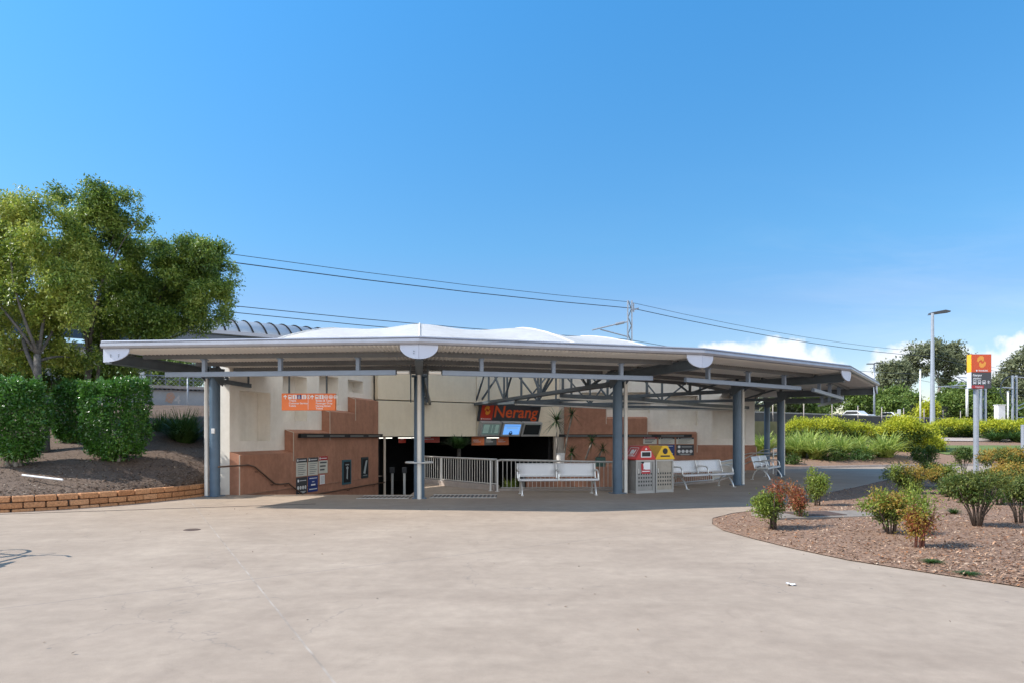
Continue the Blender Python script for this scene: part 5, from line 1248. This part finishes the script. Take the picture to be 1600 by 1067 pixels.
# white stick on the mulch, litter on the plaza, covers
t = prop(MB().tube([at(35, 741.5, 15.6), at(98, 749, 15.4)], .022, 8).build('white_pipe', M_wtext, smooth='auto'), 'short white pipe lying on the dark mulch by the left hedges', 'pipe')
b = MB(); x, y = gx(1234, 7.3), 7.3; rows = []
for j in range(5): rows.append([(x - .034 + .017 * i + random.uniform(-.008, .008), y - .03 + .015 * j + random.uniform(-.006, .006), .006 + random.random() * .022) for i in range(6)])
b.grid(rows); prop(b.build('paper_litter', M_wtext), 'crumpled white paper on the concrete', 'litter')
b = MB(); c_ = (gx(300, 11.6), 11.6, 0); b.lathe(c_, [(.001, .008), (.12, .008), (.14, .001)], 20); prop(b.build('drain_cover', M_rust), 'small round dark drain cover in the concrete', 'drain cover')
mh = thing('manhole', 'rusty rectangular manhole cover set in a concrete slab in the mulch bed', 'manhole', (5.8, 12.75, .1))
rz_ = R(10); b = MB(); b.box((5.75, 12.85, .095), (2.2, .9, .07), rz_); b.build('slab', mat('dusty slab concrete', (.23, .195, .165), .9, var=.25, scale=4, bump=.3), mh, bevel=.01)
b = MB(); b.box((5.68, 12.85, .135), (.95, .62, .014), rz_); b.build('cover', M_rust, mh, bevel=.004)

# plants in the sunken court: palms in pots and a planter
pb = thing('planter', 'brown planter box in front of the right brown wall', 'planter', (3.6, 29.4, -1.2))
b = MB(); 
for (c_, s_) in (((3.4, 28.55, -.45), (5.6, .15, 1.5)), ((.67, 29.3, -.45), (.15, 1.35, 1.5)), ((6.13, 29.3, -.45), (.15, 1.35, 1.5)), ((3.4, 30.05, -.45), (5.6, .15, 1.5))): b.box(c_, s_)
b.build('walls', M_brown, pb); b = MB(); b.box((3.4, 29.3, .1), (5.3, 1.3, .1)); b.build('soil', M_soil, pb)
def yucca(lab, px, ytop, ybase, Y, lean_px, r_, n=70, heads=1):
    x = gx(px, Y); z0 = gz(ybase, Y); xt = gx(px + lean_px, Y); zt = gz(ytop, Y)
    t = thing('dragon_palm', lab, 'plant', (x, Y, z0), 0, 'spiky palms in the sunken court'); b = MB()
    b.tube([(x, Y, z0 - .02), (x + (xt - x) * .45, Y, z0 + (zt - z0) * .5), (xt, Y, zt)], [.04, .032, .03], 8); b.build('trunk', M_bark_p, t, smooth=True)
    seg = 4; b = MB()
    for k in range(n):
        a = random.uniform(0, 6.283); el_ = random.uniform(-.7, 1.35); L_ = r_ * random.uniform(.75, 1.1); w_ = .022; rows = []
        dx, dy = math.cos(a), math.sin(a)
        for s in range(seg):
            f = s / (seg - 1); o_ = L_ * f * math.cos(el_ * (1 - .2 * f)); z = L_ * f * math.sin(el_) - .25 * L_ * f * f; ww = w_ * (1 - f * .95)
            rows.append([(xt + dx * o_ - dy * ww, Y + dy * o_ + dx * ww, zt + z), (xt + dx * o_ + dy * ww, Y + dy * o_ - dx * ww, zt + z)])
        b.grid(rows)
    b.build('leaves', LM_palm, t)
yucca('spiky palm on a straight thin trunk before the cream portal corner', 871, 657, 716, 28.9, -2, .85)
yucca('spiky palm on a long leaning trunk against the right brown wall', 880, 646, 718, 29.1, 14, .75, 55)
yucca('small dark palm behind the railing left of the blue column', 893, 706, 722, 28.9, 0, .6, 40)
yucca('small dark palm high against the right brown wall', 915, 690, 716, 29.3, 10, .6, 40)
yucca('small dark palm in the green pot behind the railing', 936, 700, 712, 29.0, 6, .5, 36)
yucca('small dark palm just left of the red bin hood', 978, 706, 722, 29.0, 0, .6, 40)
pt = thing('plant_pot', 'small white pot at the foot of the spiky palms', 'pot', (gx(876, 28.75), 28.75, .15)); b = MB(); b.lathe((gx(876, 28.75), 28.75, .15), [(.001, .0), (.13, .0), (.19, .72), (.16, .72), (.15, .64), (.001, .64)], 16); b.build('pot', M_white, pt, smooth='auto'); b = MB(); b.lathe((gx(876, 28.75), 28.75, .15), [(.001, .645), (.148, .645)], 16); b.build('soil', M_soil, pt)
pt = thing('plant_pot', 'dark green square pot behind the railing by the blue column', 'pot', (gx(938, 28.8), 28.8, .15)); b = MB(); b.box((gx(938, 28.8), 28.8, .42), (.42, .3, .54)); b.build('pot', mat('dark green glaze', (.03, .09, .07), .35), pt, bevel=.02); b = MB(); b.box((gx(938, 28.8), 28.8, .70), (.36, .24, .03)); b.build('soil', M_soil, pt)
dp_ = clump('drooping_palm', 'big dark drooping ponytail palm behind the railing in the subway mouth', gx(717, 26.2), 26.2, gz(700, 26.2), .85, .70, 420, LM_palm, None, 'palm', .022)
b = MB(); b.tube([(gx(717, 26.2), 26.2, -1.2), (gx(717, 26.2), 26.2, gz(698, 26.2))], [.14, .07], 10); b.build('trunk', M_bark, dp_, smooth=True)
lt = clump('leafy_plant', 'small lime plant glimpsed through the railing bars left of the first bench', gx(797, 24.0), 24.0, -.55, .5, .95, 160, LM_nan_y, None, 'plant', .03)
b = MB(); b.lathe((gx(797, 24), 24, -1.2), [(.001, 0), (.2, 0), (.26, .62), (.001, .62)], 14); b.build('pot', M_dull, lt, smooth='auto')

# ---------------------------------------------------------------- railway behind: platform wall, shelter roof, masts, wires
pwl = thing('platform_wall', 'grey weathered platform wall with pale coping behind the left bank', 'wall', v3(tn(-10, 18.5), 2.7))
def tslab(mb, t0, t1, n0, n1, z0, z1, mi=0):
    q = [tn(t0, n0), tn(t1, n0), tn(t1, n1), tn(t0, n1)]
    mb.add([v3(p, z0) for p in q] + [v3(p, z1) for p in q], [(3, 2, 1, 0), (4, 5, 6, 7), (0, 1, 5, 4), (1, 2, 6, 5), (2, 3, 7, 6), (3, 0, 4, 7)], mi)
b = MB(); tslab(b, -90, 6, 18.5, 21, 2.4, 3.5); b.build('wall', M_wallg, pwl)
b = MB(); tslab(b, -90, 6, 18.42, 21.05, 3.5, 3.52); tslab(b, -90, 6, 18.3, 21.1, 3.60, 3.72); b.build('coping', M_kerb, pwl)
b = MB(); F = Face(v3(tn(-11.6, 18.49), 2.85), v3(T, 0), (0, 0, 1))
F.text(b, .9, .12, '4', .50, .01, 0, .004, 0); F.text(b, 2.0, .15, '7', .42, .0, .2, .004, 1); F.poly(b, [(.55, .2), (.8, .12), (.95, .42), (.82, .6), (.62, .55)], .003, 2)
b.build('graffiti', [mat('pale graffiti', (.62, .56, .52), .7), mat('white scrawl', (.55, .55, .56), .7), mat('orange graffiti', (.55, .32, .22), .7)], pwl)
pf = thing('platform_fence', 'dark railing along the top of the grey platform wall', 'fence', v3(tn(-10, 18.6), 3.72))
b = MB(); 
for k in range(-60, 10): p = tn(k * .55, 18.7); b.bar(v3(p, 3.72), v3(p, 4.75), .035, .035)
for z in (4.0, 4.35, 4.7): b.bar(v3(tn(-34, 18.7), z), v3(tn(5.5, 18.7), z), .03, .03)
b.build('bars', M_steel, pf)
cf = thing('chain_link_fence', 'chain link fence with galvanised posts on the left bank below the platform', 'fence', v3(tn(-10, 16.2), 2.6))
for k in range(-9, 2):
    p = tn(-8 + k * 2.6, 16.2); b = MB(); b.tube([v3(p, 2.2), v3(p, 4.0)], .03, 8); b.build('post', M_galv, cf, smooth=True)
b = MB(); b.tube([v3(tn(-32, 16.2), 3.95), v3(tn(-5, 16.2), 3.95)], .022, 6)
b.build('top_rail', M_galv, cf)
b = MB()
for k in range(0, 170):
    a0 = -32 + k * .16
    for sgn in (1, -1):
        q0, q1 = a0, a0 + sgn * 1.3
        if -32 <= q1 <= -5: b.add([v3(tn(q0, 16.2), 2.62), v3(tn(q0 + .012, 16.2), 2.62), v3(tn(q1 + .012, 16.2), 3.93), v3(tn(q1, 16.2), 3.93)], [(0, 1, 2, 3)])
b.build('mesh', M_galv, cf)
sh = thing('platform_shelter', 'white panelled platform shelter with dark grid glimpsed between the left trunks', 'shelter', v3(tn(-15, 21), 3.7))
b = MB(); tslab(b, -26, -11.4, 21.3, 23.2, 3.6, 5.35); b.build('wall', M_white, sh)
b = MB(); tslab(b, -27, -11, 20.9, 23.6, 5.36, 5.55); b.build('roof', M_steel, sh)
b = MB()
for k in range(15): tslab(b, -26 + k, -25.94 + k, 21.22, 21.28, 3.6, 5.35)
for z in (4.05, 4.5, 4.95): tslab(b, -26, -11.4, 21.18, 21.22, z, z + .05)
b.build('grid', M_steel, sh)

pc = thing('platform_roof', 'long grey barrel-vaulted platform roof with dark ribs behind the left trees', 'roof', v3(tn(-8, 24), 2.7))
rows = []
for k in range(0, 13):
    a = R(43) * (k / 6 - 1); n = 24.6 + 3.55 * math.sin(a); z = 6.72 + 3.55 * (math.cos(a) - math.cos(R(43))); rows.append((n, z))
b = MB(); b.grid([[v3(tn(t, n), z) for t in (-70, -40, -20, -1.5)] for n, z in rows]); o = b.build('vault', M_rooft, pc, smooth=True); m_ = o.modifiers.new('s', 'SOLIDIFY'); m_.thickness = .06
b = MB()
for k in range(90):
    t0 = -62 + k * .67
    b.tube([v3(tn(t0, n), z + .01) for n, z in rows], .05, 4)
b.build('ribs', M_rib, pc)
b = MB(); tslab(b, -70, -1.5, 21.95, 22.2, 6.58, 6.75); b.build('eave_gutter', M_gut, pc)
b = MB(); tslab(b, -70, -1.6, 22.3, 22.4, 5.9, 6.58); b.build('glazed_band', mat('blue glass band', (.05, .08, .13), .15), pc)
for k in range(12):
    p = tn(-60 + k * 5.2, 24.6); b = MB(); b.tube([v3(p, 3.6), v3(p, 7.5)], .1, 10); b.build('post', M_steel, pc, smooth=True)

def mast(lab, px, Y, ytop, ybase, w_px, arms, group='overhead line masts'):
    p = at(px, ybase, Y); top = gz(ytop, Y); w = w_px / FP * Y; t = thing('railway_mast', lab, 'mast', p, 0, group)
    b = MB()
    for s in (-1, 1): b.box((p.x + s * w / 2, Y, (p.z + top) / 2), (w * .26, w * .6, top - p.z))
    o = b.build('uprights', M_galv, t); b = MB(); n = int((top - p.z) / (w * 2.0))
    for k in range(n):
        z0 = p.z + (top - p.z) * k / n; z1 = p.z + (top - p.z) * (k + 1) / n; s = 1 if k % 2 else -1; b.bar((p.x - s * w * .4, Y, z0), (p.x + s * w * .4, Y, z1), .06, .05)
    b.build('lacing', M_steel, t)
    for (x0, y0, x1, y1, r) in arms:
        b = MB(); b.tube([at(x0, y0, Y), at(x1, y1, Y)], r, 6); b.build('arm', M_galv, t)
    return t
mast('tall lattice railway mast rising behind the white canopy roof', 984, 45, 470, 640, 6.5, [(980, 503, 925, 516, .05), (984, 527, 938, 515, .045), (962, 507, 975, 504, .1), (988, 485, 998, 482, .05), (990, 488, 990, 474, .05)])
mast('lattice mast standing behind the totem sign', 1536, 78, 584, 700, 7, [(1534, 600, 1462, 604, .07), (1532, 592, 1494, 588, .05), (1494, 588, 1525, 604, .05), (1534, 608, 1480, 604, .05), (1488, 606, 1505, 592, .05)])
mast('lattice mast with curved cable loops at the right edge', 1585, 88, 586, 700, 6, [(1583, 606, 1566, 605, .1), (1585, 588, 1606, 590, .08), (1590, 634, 1608, 626, .06), (1590, 640, 1608, 632, .05), (1590, 652, 1612, 650, .05)])
b = MB(); b.tube([at(1581 - 18 * math.sin(a), 597 + 24 * (1 - math.cos(a)) * .9 - 10, 88) for a in np.linspace(0.05, math.pi, 14)], .06, 6)
prop(b.build('cable_loop', M_wire), 'curved black cable loop hanging from the right-hand mast', 'cable')
for lab, px, Y, y0, y1, r in (('thin white pole standing left of the lamp post', 1438, 80, 578, 665, .085), ('thin pale pole right of the totem sign pole', 1575, 82, 612, 670, .1), ('short pale pole just left of the totem sign', 1511, 80, 606, 650, .14)):
    t = thing('thin_pole', lab, 'pole', at(px, y1, Y)); b = MB(); b.tube([at(px, y1, Y), at(px, y0, Y)], r, 8); b.build('shaft', M_white, t, smooth=True)
    b = MB(); b.lathe(at(px, y0, Y), [(.001, 0), (r * 1.3, 0), (r * 1.3, .12), (.001, .16)], 8); b.build('cap', M_galv, t)
def wire(lab, pts, r):
    q = []
    for (a, b_) in zip(pts[:-1], pts[1:]):
        for s in np.linspace(0, 1, 9)[:-1]: v = Vector(a).lerp(Vector(b_), s); v.z -= .5 * 4 * s * (1 - s) * ((Vector(b_) - Vector(a)).length / 45); q.append(v)
    q.append(Vector(pts[-1])); b = MB(); b.tube(q, r, 5); prop(b.build('overhead_wire', M_wire), lab, 'wire', 'overhead railway wires')
def tz(t, n, z): return v3(tn(t, n), z)
wire('uppermost thin overhead wire sloping across the sky', [tz(-34, 18.6, 10.1), tz(16.8, 18.6, 10.45), tz(60, 18.6, 10.3), tz(110, 18.6, 10.2)], .015)
wire('thicker overhead wire just below the uppermost one', [tz(-34, 18.3, 9.7), tz(16.8, 18.3, 9.98), tz(60, 18.3, 9.8), tz(110, 18.3, 9.7)], .024)
wire('overhead wire leaving the trees just above the platform roof', [tz(-34, 18.8, 8.0), tz(16.8, 18.8, 8.0), tz(60, 18.8, 8.0), tz(110, 18.8, 8.0)], .018)
wire('lowest overhead wire, almost touching the white canopy', [tz(-34, 18.9, 7.85), tz(16.8, 18.9, 7.6), tz(60, 18.9, 7.35), tz(110, 18.9, 7.35)], .018)

# right: retaining wall, posts, car park, cars
rw = thing('low_dark_wall', 'long dark retaining wall of the raised car park behind the golden hedge', 'wall', v3(tn(50, 24), 2.6))
b = MB(); tslab(b, 30, 150, 24, 24.4, 1.0, 3.72); b.build('wall', mat('dark wall', (.05, .048, .048), .8, var=.2, scale=1), rw)
b = MB(); tslab(b, 30, 150, 23.95, 24.45, 3.72, 3.84); b.build('coping', M_dull, rw)
b = MB(); rows = [[v3(tn(t, n), z) for n, z in ((24.2, 3.55), (60, 3.6), (95, 4.4), (400, 14))] for t in (30, 80, 150, 420)]
prop(b.grid(rows).build('car_park', M_dull), kind='structure')
for k in range(11):
    p = tn(36 + k * 5.2, 23.8); t = thing('fence_post', 'white fence post in front of the dark car park wall', 'post', v3(p, 2.7), 0, 'white fence posts along the car park')
    b = MB(); b.tube([v3(p, 2.5), v3(p, 4.75)], .045, 8); b.build('shaft', M_kerb, t, smooth=True); b = MB(); b.lathe(v3(p, 4.75), [(.001, .0), (.08, 0), (.08, .04), (.001, .06)], 8); b.build('cap', M_galv, t)
sf = thing('security_fence', 'dark barred fence behind the car park wall near the lamp post', 'fence', v3(tn(80, 26), 3.6))
b = MB()
for k in range(90): p = tn(74 + k * .32, 26); b.bar(v3(p, 3.55), v3(p, 5.5), .05, .05)
b.build('bars', M_black, sf); b = MB()
for z in (3.9, 5.3): b.bar(v3(tn(74, 26), z), v3(tn(103, 26), z), .05, .06)
b.build('rails', M_black, sf)
def car(lab, px, n, ang):
    r_ = (px - HX) / FP; t_ = (r_ * (20.5 + .809 * n) - 5.1 + .588 * n) / (.809 - r_ * .588); p = tn(t_, n); z = 3.6
    c = thing('parked_car', lab, 'car', v3(p, z - .38), ang, 'white cars in the raised car park')
    prof = [(-2.2, .35), (-2.2, .8), (-1.9, .95), (-1.2, 1.0), (-.7, 1.42), (.7, 1.45), (1.1, 1.05), (2.1, .92), (2.25, .6), (2.2, .32)]
    b = MB(); b.prism([(x, -.85, zz) for x, zz in prof], (0, 1.7, 0)); b.build('body', M_carw, c, local=True, bevel=.08)
    b = MB()
    for s in (-1, 1): b.prism([(-1.05, s * .853, 1.0), (-.66, s * .853, 1.36), (.62, s * .853, 1.38), (.98, s * .853, 1.03)], (0, s * .01, 0))
    b.prism([(1.11, -.7, 1.08), (1.11, .7, 1.08), (.74, .65, 1.41), (.74, -.65, 1.41)], (.02, 0, .015)); b.build('windows', M_glassd, c, local=True)
    for x in (-1.4, 1.4):
        for s in (-1, 1): b = MB(); b.tube([(x, s * .72, .33), (x, s * .9, .33)], .33, 16); b.build('wheel', M_tyre, c, local=True, smooth='auto')
ta = math.atan2(T.y, T.x)
car('white car parked beside the far twin-headed lamp, seen just over the wall', 1336, 29.5, ta + R(88)); car('white car parked right of the twin-headed lamp', 1392, 29.5, ta + R(80))
# lamps
YL = 50; x = gx(1457, YL); zL = far_h(x, YL); lp = thing('street_lamp', 'tall pale lamp post with one flat dark head behind the big golden hedge', 'lamp post', (x, YL, zL))
b = MB(); b.tube([(x, YL, zL - .2), (x, YL, 4.5), (x, YL, gz(490, YL))], [.19, .15, .10], 14); b.build('pole', M_galv, lp, smooth='auto')
b = MB(); b.prism([at(1454, 492, YL), at(1456, 488.5, YL), at(1478, 484.2, YL), at(1486.5, 486, YL), at(1485, 488, YL), at(1462, 491, YL)], (0, .4, 0)); b.build('lamp_head', M_charc, lp, bevel=.015)
b = MB(); b.box((x + .42, YL - .1, zL + .2), (1.25, .6, .6)); b.build('base_block', M_plate, lp, bevel=.02)
p = at(1366, 655, 84); fl_ = thing('street_lamp', 'far twin-headed car park lamp beyond the right tip of the canopy', 'lamp post', p)
b = MB(); b.tube([p, at(1366, 568, 84)], [.13, .08], 8); b.build('pole', M_galv, fl_, smooth=True)
b = MB(); 
for s in (-1, 1): b.box(at(1366 + s * 6, 567.5 - s * .6, 84), (.85, .3, .1), 0)
b.build('lamp_head', M_charc, fl_)
# totem sign
Y = 28; tx = gx(1529.5, Y); ts = thing('totem_sign', 'tall station totem sign with orange emblem panel on a grey pole', 'sign', (tx, Y, .1))
b = MB(); b.tube([(tx + .02, Y + .2, .0), (tx + .02, Y + .2, 3.6)], .098, 18); b.build('pole', M_galv, ts, smooth='auto')
x0, x1 = gx(1518, Y), gx(1549, Y); zt, zm, zb = gz(553, Y), gz(581, Y), gz(606, Y); F = Face((x0, Y, zb), (1, 0, 0), (0, 0, 1)); Wd = x1 - x0; H = zt - zb; hm = zm - zb
b = MB(); b.box(((x0 + x1) / 2, Y + .14, (zt + zm) / 2), (Wd, .28, zt - zm)); b.build('orange_panel', M_red, ts)
b = MB(); b.box((x0 - .004, Y + .14, (zt + zm) / 2), (.008, .27, zt - zm - .01)); b.build('side_panel', mat('yellow orange side', (.90, .42, .02), .4), ts)
b = MB(); b.box(((x0 + x1) / 2, Y + .14, (zm + zb) / 2 - .001), (Wd, .28, zm - zb - .004)); b.build('charcoal_panel', M_charc, ts)
b = MB(); b.box((x0 - .004, Y + .14, (zm + zb) / 2), (.008, .27, zm - zb - .01)); b.build('side_panel', mat('pale side', (.62, .66, .72), .4), ts)
b = MB(); F.rect(b, .01, hm + .01, Wd - .01, H - .01, .003, 3); leafpair(F, b, Wd * .5, hm + (H - hm) * .58, .27, .006, 1); F.disc(b, Wd * .26, hm + .065, .035, .006, 2, 10); F.text(b, Wd * .34, hm + .04, 'TRANSLINK', .075, .003, 0, .006, 2, fitw=.40)
F.rect(b, .0, .0, Wd * .62, .12, .004, 0); F.text(b, Wd * .18, .035, 'Citytrain', .07, .001, 0, .007, 2, fitw=.3)
F.text(b, .06, hm - .17, 'Nerang', .15, .003, 0, .005, 2, fitw=.36); F.text(b, .06, hm - .29, 'station', .13, .002, 0, .005, 2, fitw=.33)
for k in range(3): icon_bus(F, b, .13 + k * .19, .25, .16, 2, 4, .005)
F.ring(b, .70, .25, .07, .078, .005, 2, 4); F.text(b, .665, .20, 'P', .13, .003, 0, .006, 2)
b.build('lettering', [M_crim, M_orange_l, M_wtext, mat('bright orange red', (.72, .085, .012), .4), M_charc], ts)
t = thing('steel_post', 'plain grey steel post cut by the right edge of the photo', 'post', (gx(1598.5, 28), 28, .05)); b = MB(); b.tube([(gx(1598.5, 28), 28, 0), (gx(1598.5, 28), 28, 2.0)], .075, 12); b.build('shaft', M_galv, t, smooth='auto'); b = MB(); b.lathe((gx(1598.5, 28), 28, 2.0), [(.001, 0), (.085, 0), (.085, .03), (.001, .05)], 12); b.build('cap', M_galv, t)
p = at(1562, 664, 58); t = thing('equipment_cabinet', 'white equipment cabinet on a short stand behind the right golden hedge', 'cabinet', p); b = MB(); b.box((p.x, 58, gz(644, 58)), (.62, .5, 1.2)); b.box((p.x, 58, gz(632.3, 58)), (.72, .6, .06)); b.build('cabinet', M_white, t, bevel=.02); b = MB()
for s in (-1, 1): b.box((p.x + s * .2, 58, (p.z + gz(655, 58)) / 2), (.08, .1, gz(655, 58) - p.z))
b.build('stand', M_charc, t)
p = at(1405, 655, 78); t = thing('white_notice_board', 'small white board on a post behind the dark car park wall', 'sign', p); b = MB(); b.tube([p, at(1405, 640, 78)], .05, 6); b.build('post', M_galv, t); b = MB(); b.box(at(1405, 643, 77.9), (.35, .06, .6)); b.build('board', M_white, t)

# far trees beyond the railway
def far_tree(lab, lst, Y, n, m, size, base_px, k=1.0, bark=None, per=14, spr=.5):
    bl = px_blobs(lst, Y, 2.5, .8, k); bp = at(base_px[0], base_px[1], Y); t = thing('background_tree', lab, 'tree', bp, 0, 'trees beyond the railway')
    clumped('crown', bl, int(n * (1.0 if m is LM_euc else 1.3)), per, spr * .8, size, m, t, .55, thr=.22 if m is LM_euc else -.05, wl=4.2 if m is LM_euc else 3.5); fk = at(base_px[0] + base_px[2], base_px[3], Y)
    trunk_and_limbs(bp, fk, [(b[0], b[1], b[2]) for b in bl], .3, bark or M_bark_p, t)
far_tree('tall open grey-green gum tree behind the lamp post', [(1430, 552, 16), (1448, 546, 15), (1470, 543, 16), (1492, 548, 16), (1506, 560, 14), (1455, 562, 17), (1480, 566, 18), (1436, 572, 15), (1500, 580, 14), (1462, 582, 15), (1485, 592, 14)], 108, 900, LM_euc, .42, (1466, 655, 2, 600))
far_tree('grey-green gum tree with a domed crown beyond the tip of the canopy', [(1388, 580, 15), (1404, 576, 15), (1416, 584, 15), (1376, 592, 14), (1398, 594, 16), (1420, 600, 14), (1410, 610, 12), (1384, 606, 12)], 104, 700, LM_euc, .42, (1402, 655, 0, 615))
far_tree('dense olive tree rising at the right edge behind the masts', [(1600, 575, 24), (1584, 592, 22), (1612, 590, 28), (1572, 606, 22), (1596, 612, 26), (1562, 622, 20), (1584, 630, 24), (1610, 630, 28), (1560, 596, 9), (1625, 560, 28)], 100, 1300, LM_euc, .42, (1592, 660, 0, 630))
far_tree('bright green tree just above the parked cars', [(1300, 614, 16), (1322, 608, 18), (1344, 612, 17), (1360, 620, 16), (1310, 628, 18), (1338, 630, 18), (1365, 634, 14)], 96, 900, LM_far, .38, (1330, 655, 0, 632))
far_tree('yellow-green tree glimpsed under the right end of the canopy', [(1240, 618, 16), (1262, 622, 17), (1282, 622, 16), (1232, 634, 16), (1258, 638, 18), (1284, 638, 16)], 92, 800, LM_far, .38, (1260, 656, 0, 640))
far_tree('rounded green tree right of the twin-headed lamp', [(1384, 622, 17), (1402, 618, 16), (1418, 626, 16), (1392, 636, 18), (1414, 640, 16), (1432, 638, 12)], 92, 900, LM_far, .36, (1402, 660, 0, 640))
far_tree('small yellow bush beside the lamp post', [(1446, 630, 9), (1450, 640, 10), (1444, 646, 9)], 86, 260, LM_gold, .3, (1447, 660, 0, 650))
far_tree('broad mid green tree between lamp post and totem sign', [(1475, 618, 18), (1496, 612, 18), (1516, 614, 18), (1484, 634, 20), (1508, 634, 20), (1464, 640, 15), (1530, 630, 16)], 94, 1100, LM_far, .36, (1496, 662, 0, 640))
far_tree('green tree directly behind the totem sign pole', [(1540, 615, 16), (1548, 632, 18), (1532, 642, 16), (1560, 642, 17), (1545, 652, 16), (1578, 648, 16), (1604, 648, 20)], 92, 1000, LM_far, .36, (1550, 668, 0, 648))
for i, (px, lab) in enumerate(((20, 'dark tree glimpsed at the far left behind the trunks'), (110, 'green tree behind the white platform shelter'), (200, 'green tree above the grey platform wall at left'), (262, 'green tree showing over the platform fence beside the canopy'), (1205, 'green tree seen between the far blue columns'))):
    far_tree(lab, [(px - 25, 588 + 34 * (i == 4), 26 - 8 * (i == 4)), (px + 5, 572 + 50 * (i == 4), 30 - 10 * (i == 4)), (px + 32, 590 + 36 * (i == 4), 26 - 8 * (i == 4)), (px, 604 + 30 * (i == 4), 30 - 10 * (i == 4))], 84 if i < 4 else 90, 700, LM_far if i % 2 else LM_euc, .42, (px, 625, 0, 600))

# expansion joint along the left of the plaza, and a bicycle beyond the left edge whose shadow falls on the concrete
b = MB(); b.bar((-11.2, 13.6, .003), (-4.6, 16.0, .003), .03, .006); prop(b.build('expansion_joint', M_black), kind='structure')
bx, by = -7.08, 8.95
bk = thing('bicycle', 'bicycle parked at the left edge, its shadow lying on the concrete', 'bicycle', (bx - .5, by, 0))
def wheel(cx_):
    b = MB(); b.tube([(cx_ + .335 * math.cos(a), by, .335 + .335 * math.sin(a)) for a in np.linspace(0, 2 * math.pi, 33)], .022, 8)
    w_ = b.build('wheel', M_tyre, bk, smooth=True); b = MB()
    for k in range(14): a = k * 2 * math.pi / 14; b.bar((cx_, by + (.02 if k % 2 else -.02), .335), (cx_ + .32 * math.cos(a), by, .335 + .32 * math.sin(a)), .004, .004)
    b.tube([(cx_, by - .05, .335), (cx_, by + .05, .335)], .025, 10); b.build('spokes', M_ss, w_)
wheel(bx); wheel(bx - 1.06)
b = MB(); bb_, hd_, st_ = Vector((bx - .62, by, .30)), Vector((bx - .17, by, .82)), Vector((bx - .76, by, .82))
for q in ([bb_, hd_ - Vector((-.02, 0, .08))], [bb_, st_ + Vector((-.03, 0, .1))], [st_, hd_], [hd_ + Vector((-.02, 0, .1)), hd_ + Vector((.03, 0, -.12))]): b.tube(q, .024, 8)
for s in (-.05, .05):
    b.tube([bb_ + Vector((0, s, 0)), Vector((bx - 1.06, by + s, .335)), st_ + Vector((0, s * .4, 0))], .010, 6); b.tube([hd_ + Vector((.03, s, -.12)), Vector((bx, by + s, .335))], .013, 6)
b.build('frame', M_blue, bk, smooth='auto')
b = MB(); b.tube([hd_ + Vector((-.02, 0, .1)), hd_ + Vector((-.02, 0, .24))], .014, 8); b.tube([hd_ + Vector((-.16, -.32, .34)), hd_ + Vector((-.05, -.2, .34)), hd_ + Vector((.02, 0, .24)), hd_ + Vector((-.05, .2, .34)), hd_ + Vector((-.16, .32, .34))], .018, 8); b.build('handlebar', M_steel, bk, smooth='auto')
b = MB(); b.tube([hd_ + Vector((.0, .1, .26)), hd_ + Vector((.12, .14, .42)), hd_ + Vector((.16, .1, .3)), hd_ + Vector((.08, .02, .0))], .007, 6); b.build('brake_cable', M_black, bk, smooth='auto')
b = MB(); b.prism([(st_.x - .16, by - .07, .95), (st_.x - .16, by + .07, .95), (st_.x + .13, by + .02, .95), (st_.x + .13, by - .02, .95)], (0, 0, .045)); b.build('saddle', M_black, bk, bevel=.015)
b = MB(); b.tube([bb_ + Vector((0, -.07, 0)), bb_ + Vector((.12, -.07, -.12)), bb_ + Vector((.12, -.16, -.12))], .012, 6); b.tube([bb_ + Vector((0, .07, 0)), bb_ + Vector((-.12, .07, .12)), bb_ + Vector((-.12, .16, .12))], .012, 6); b.tube([bb_ + Vector((0, -.06, 0)), bb_ + Vector((0, -.05, 0))], .09, 16); b.build('crank', M_ss, bk, smooth='auto')
b = MB(); b.box((bx - 1.08, by, .86), (.34, .30, .24)); b.build('shadow_bag', M_black, bk, bevel=.04)  # unseen bag, added to thicken the dark mass of the bicycle's shadow
b = MB(); b.bar((bx - 1.24, by, .73), (bx - .80, by, .73), .16, .02); b.tube([(bx - 1.06, by - .07, .335), (bx - 1.1, by - .07, .73)], .008, 6); b.tube([(bx - 1.06, by + .07, .335), (bx - 1.1, by + .07, .73)], .008, 6); b.build('rear_rack', M_ss, bk)
b = MB(); b.tube([Vector((bx - .9, by + .06, .3)), Vector((bx - .95, by + .25, .01))], .01, 6); b.build('kickstand', M_ss, bk)
bk.location = (-7.30, 8.72, 0); bk.rotation_euler.z = R(90)
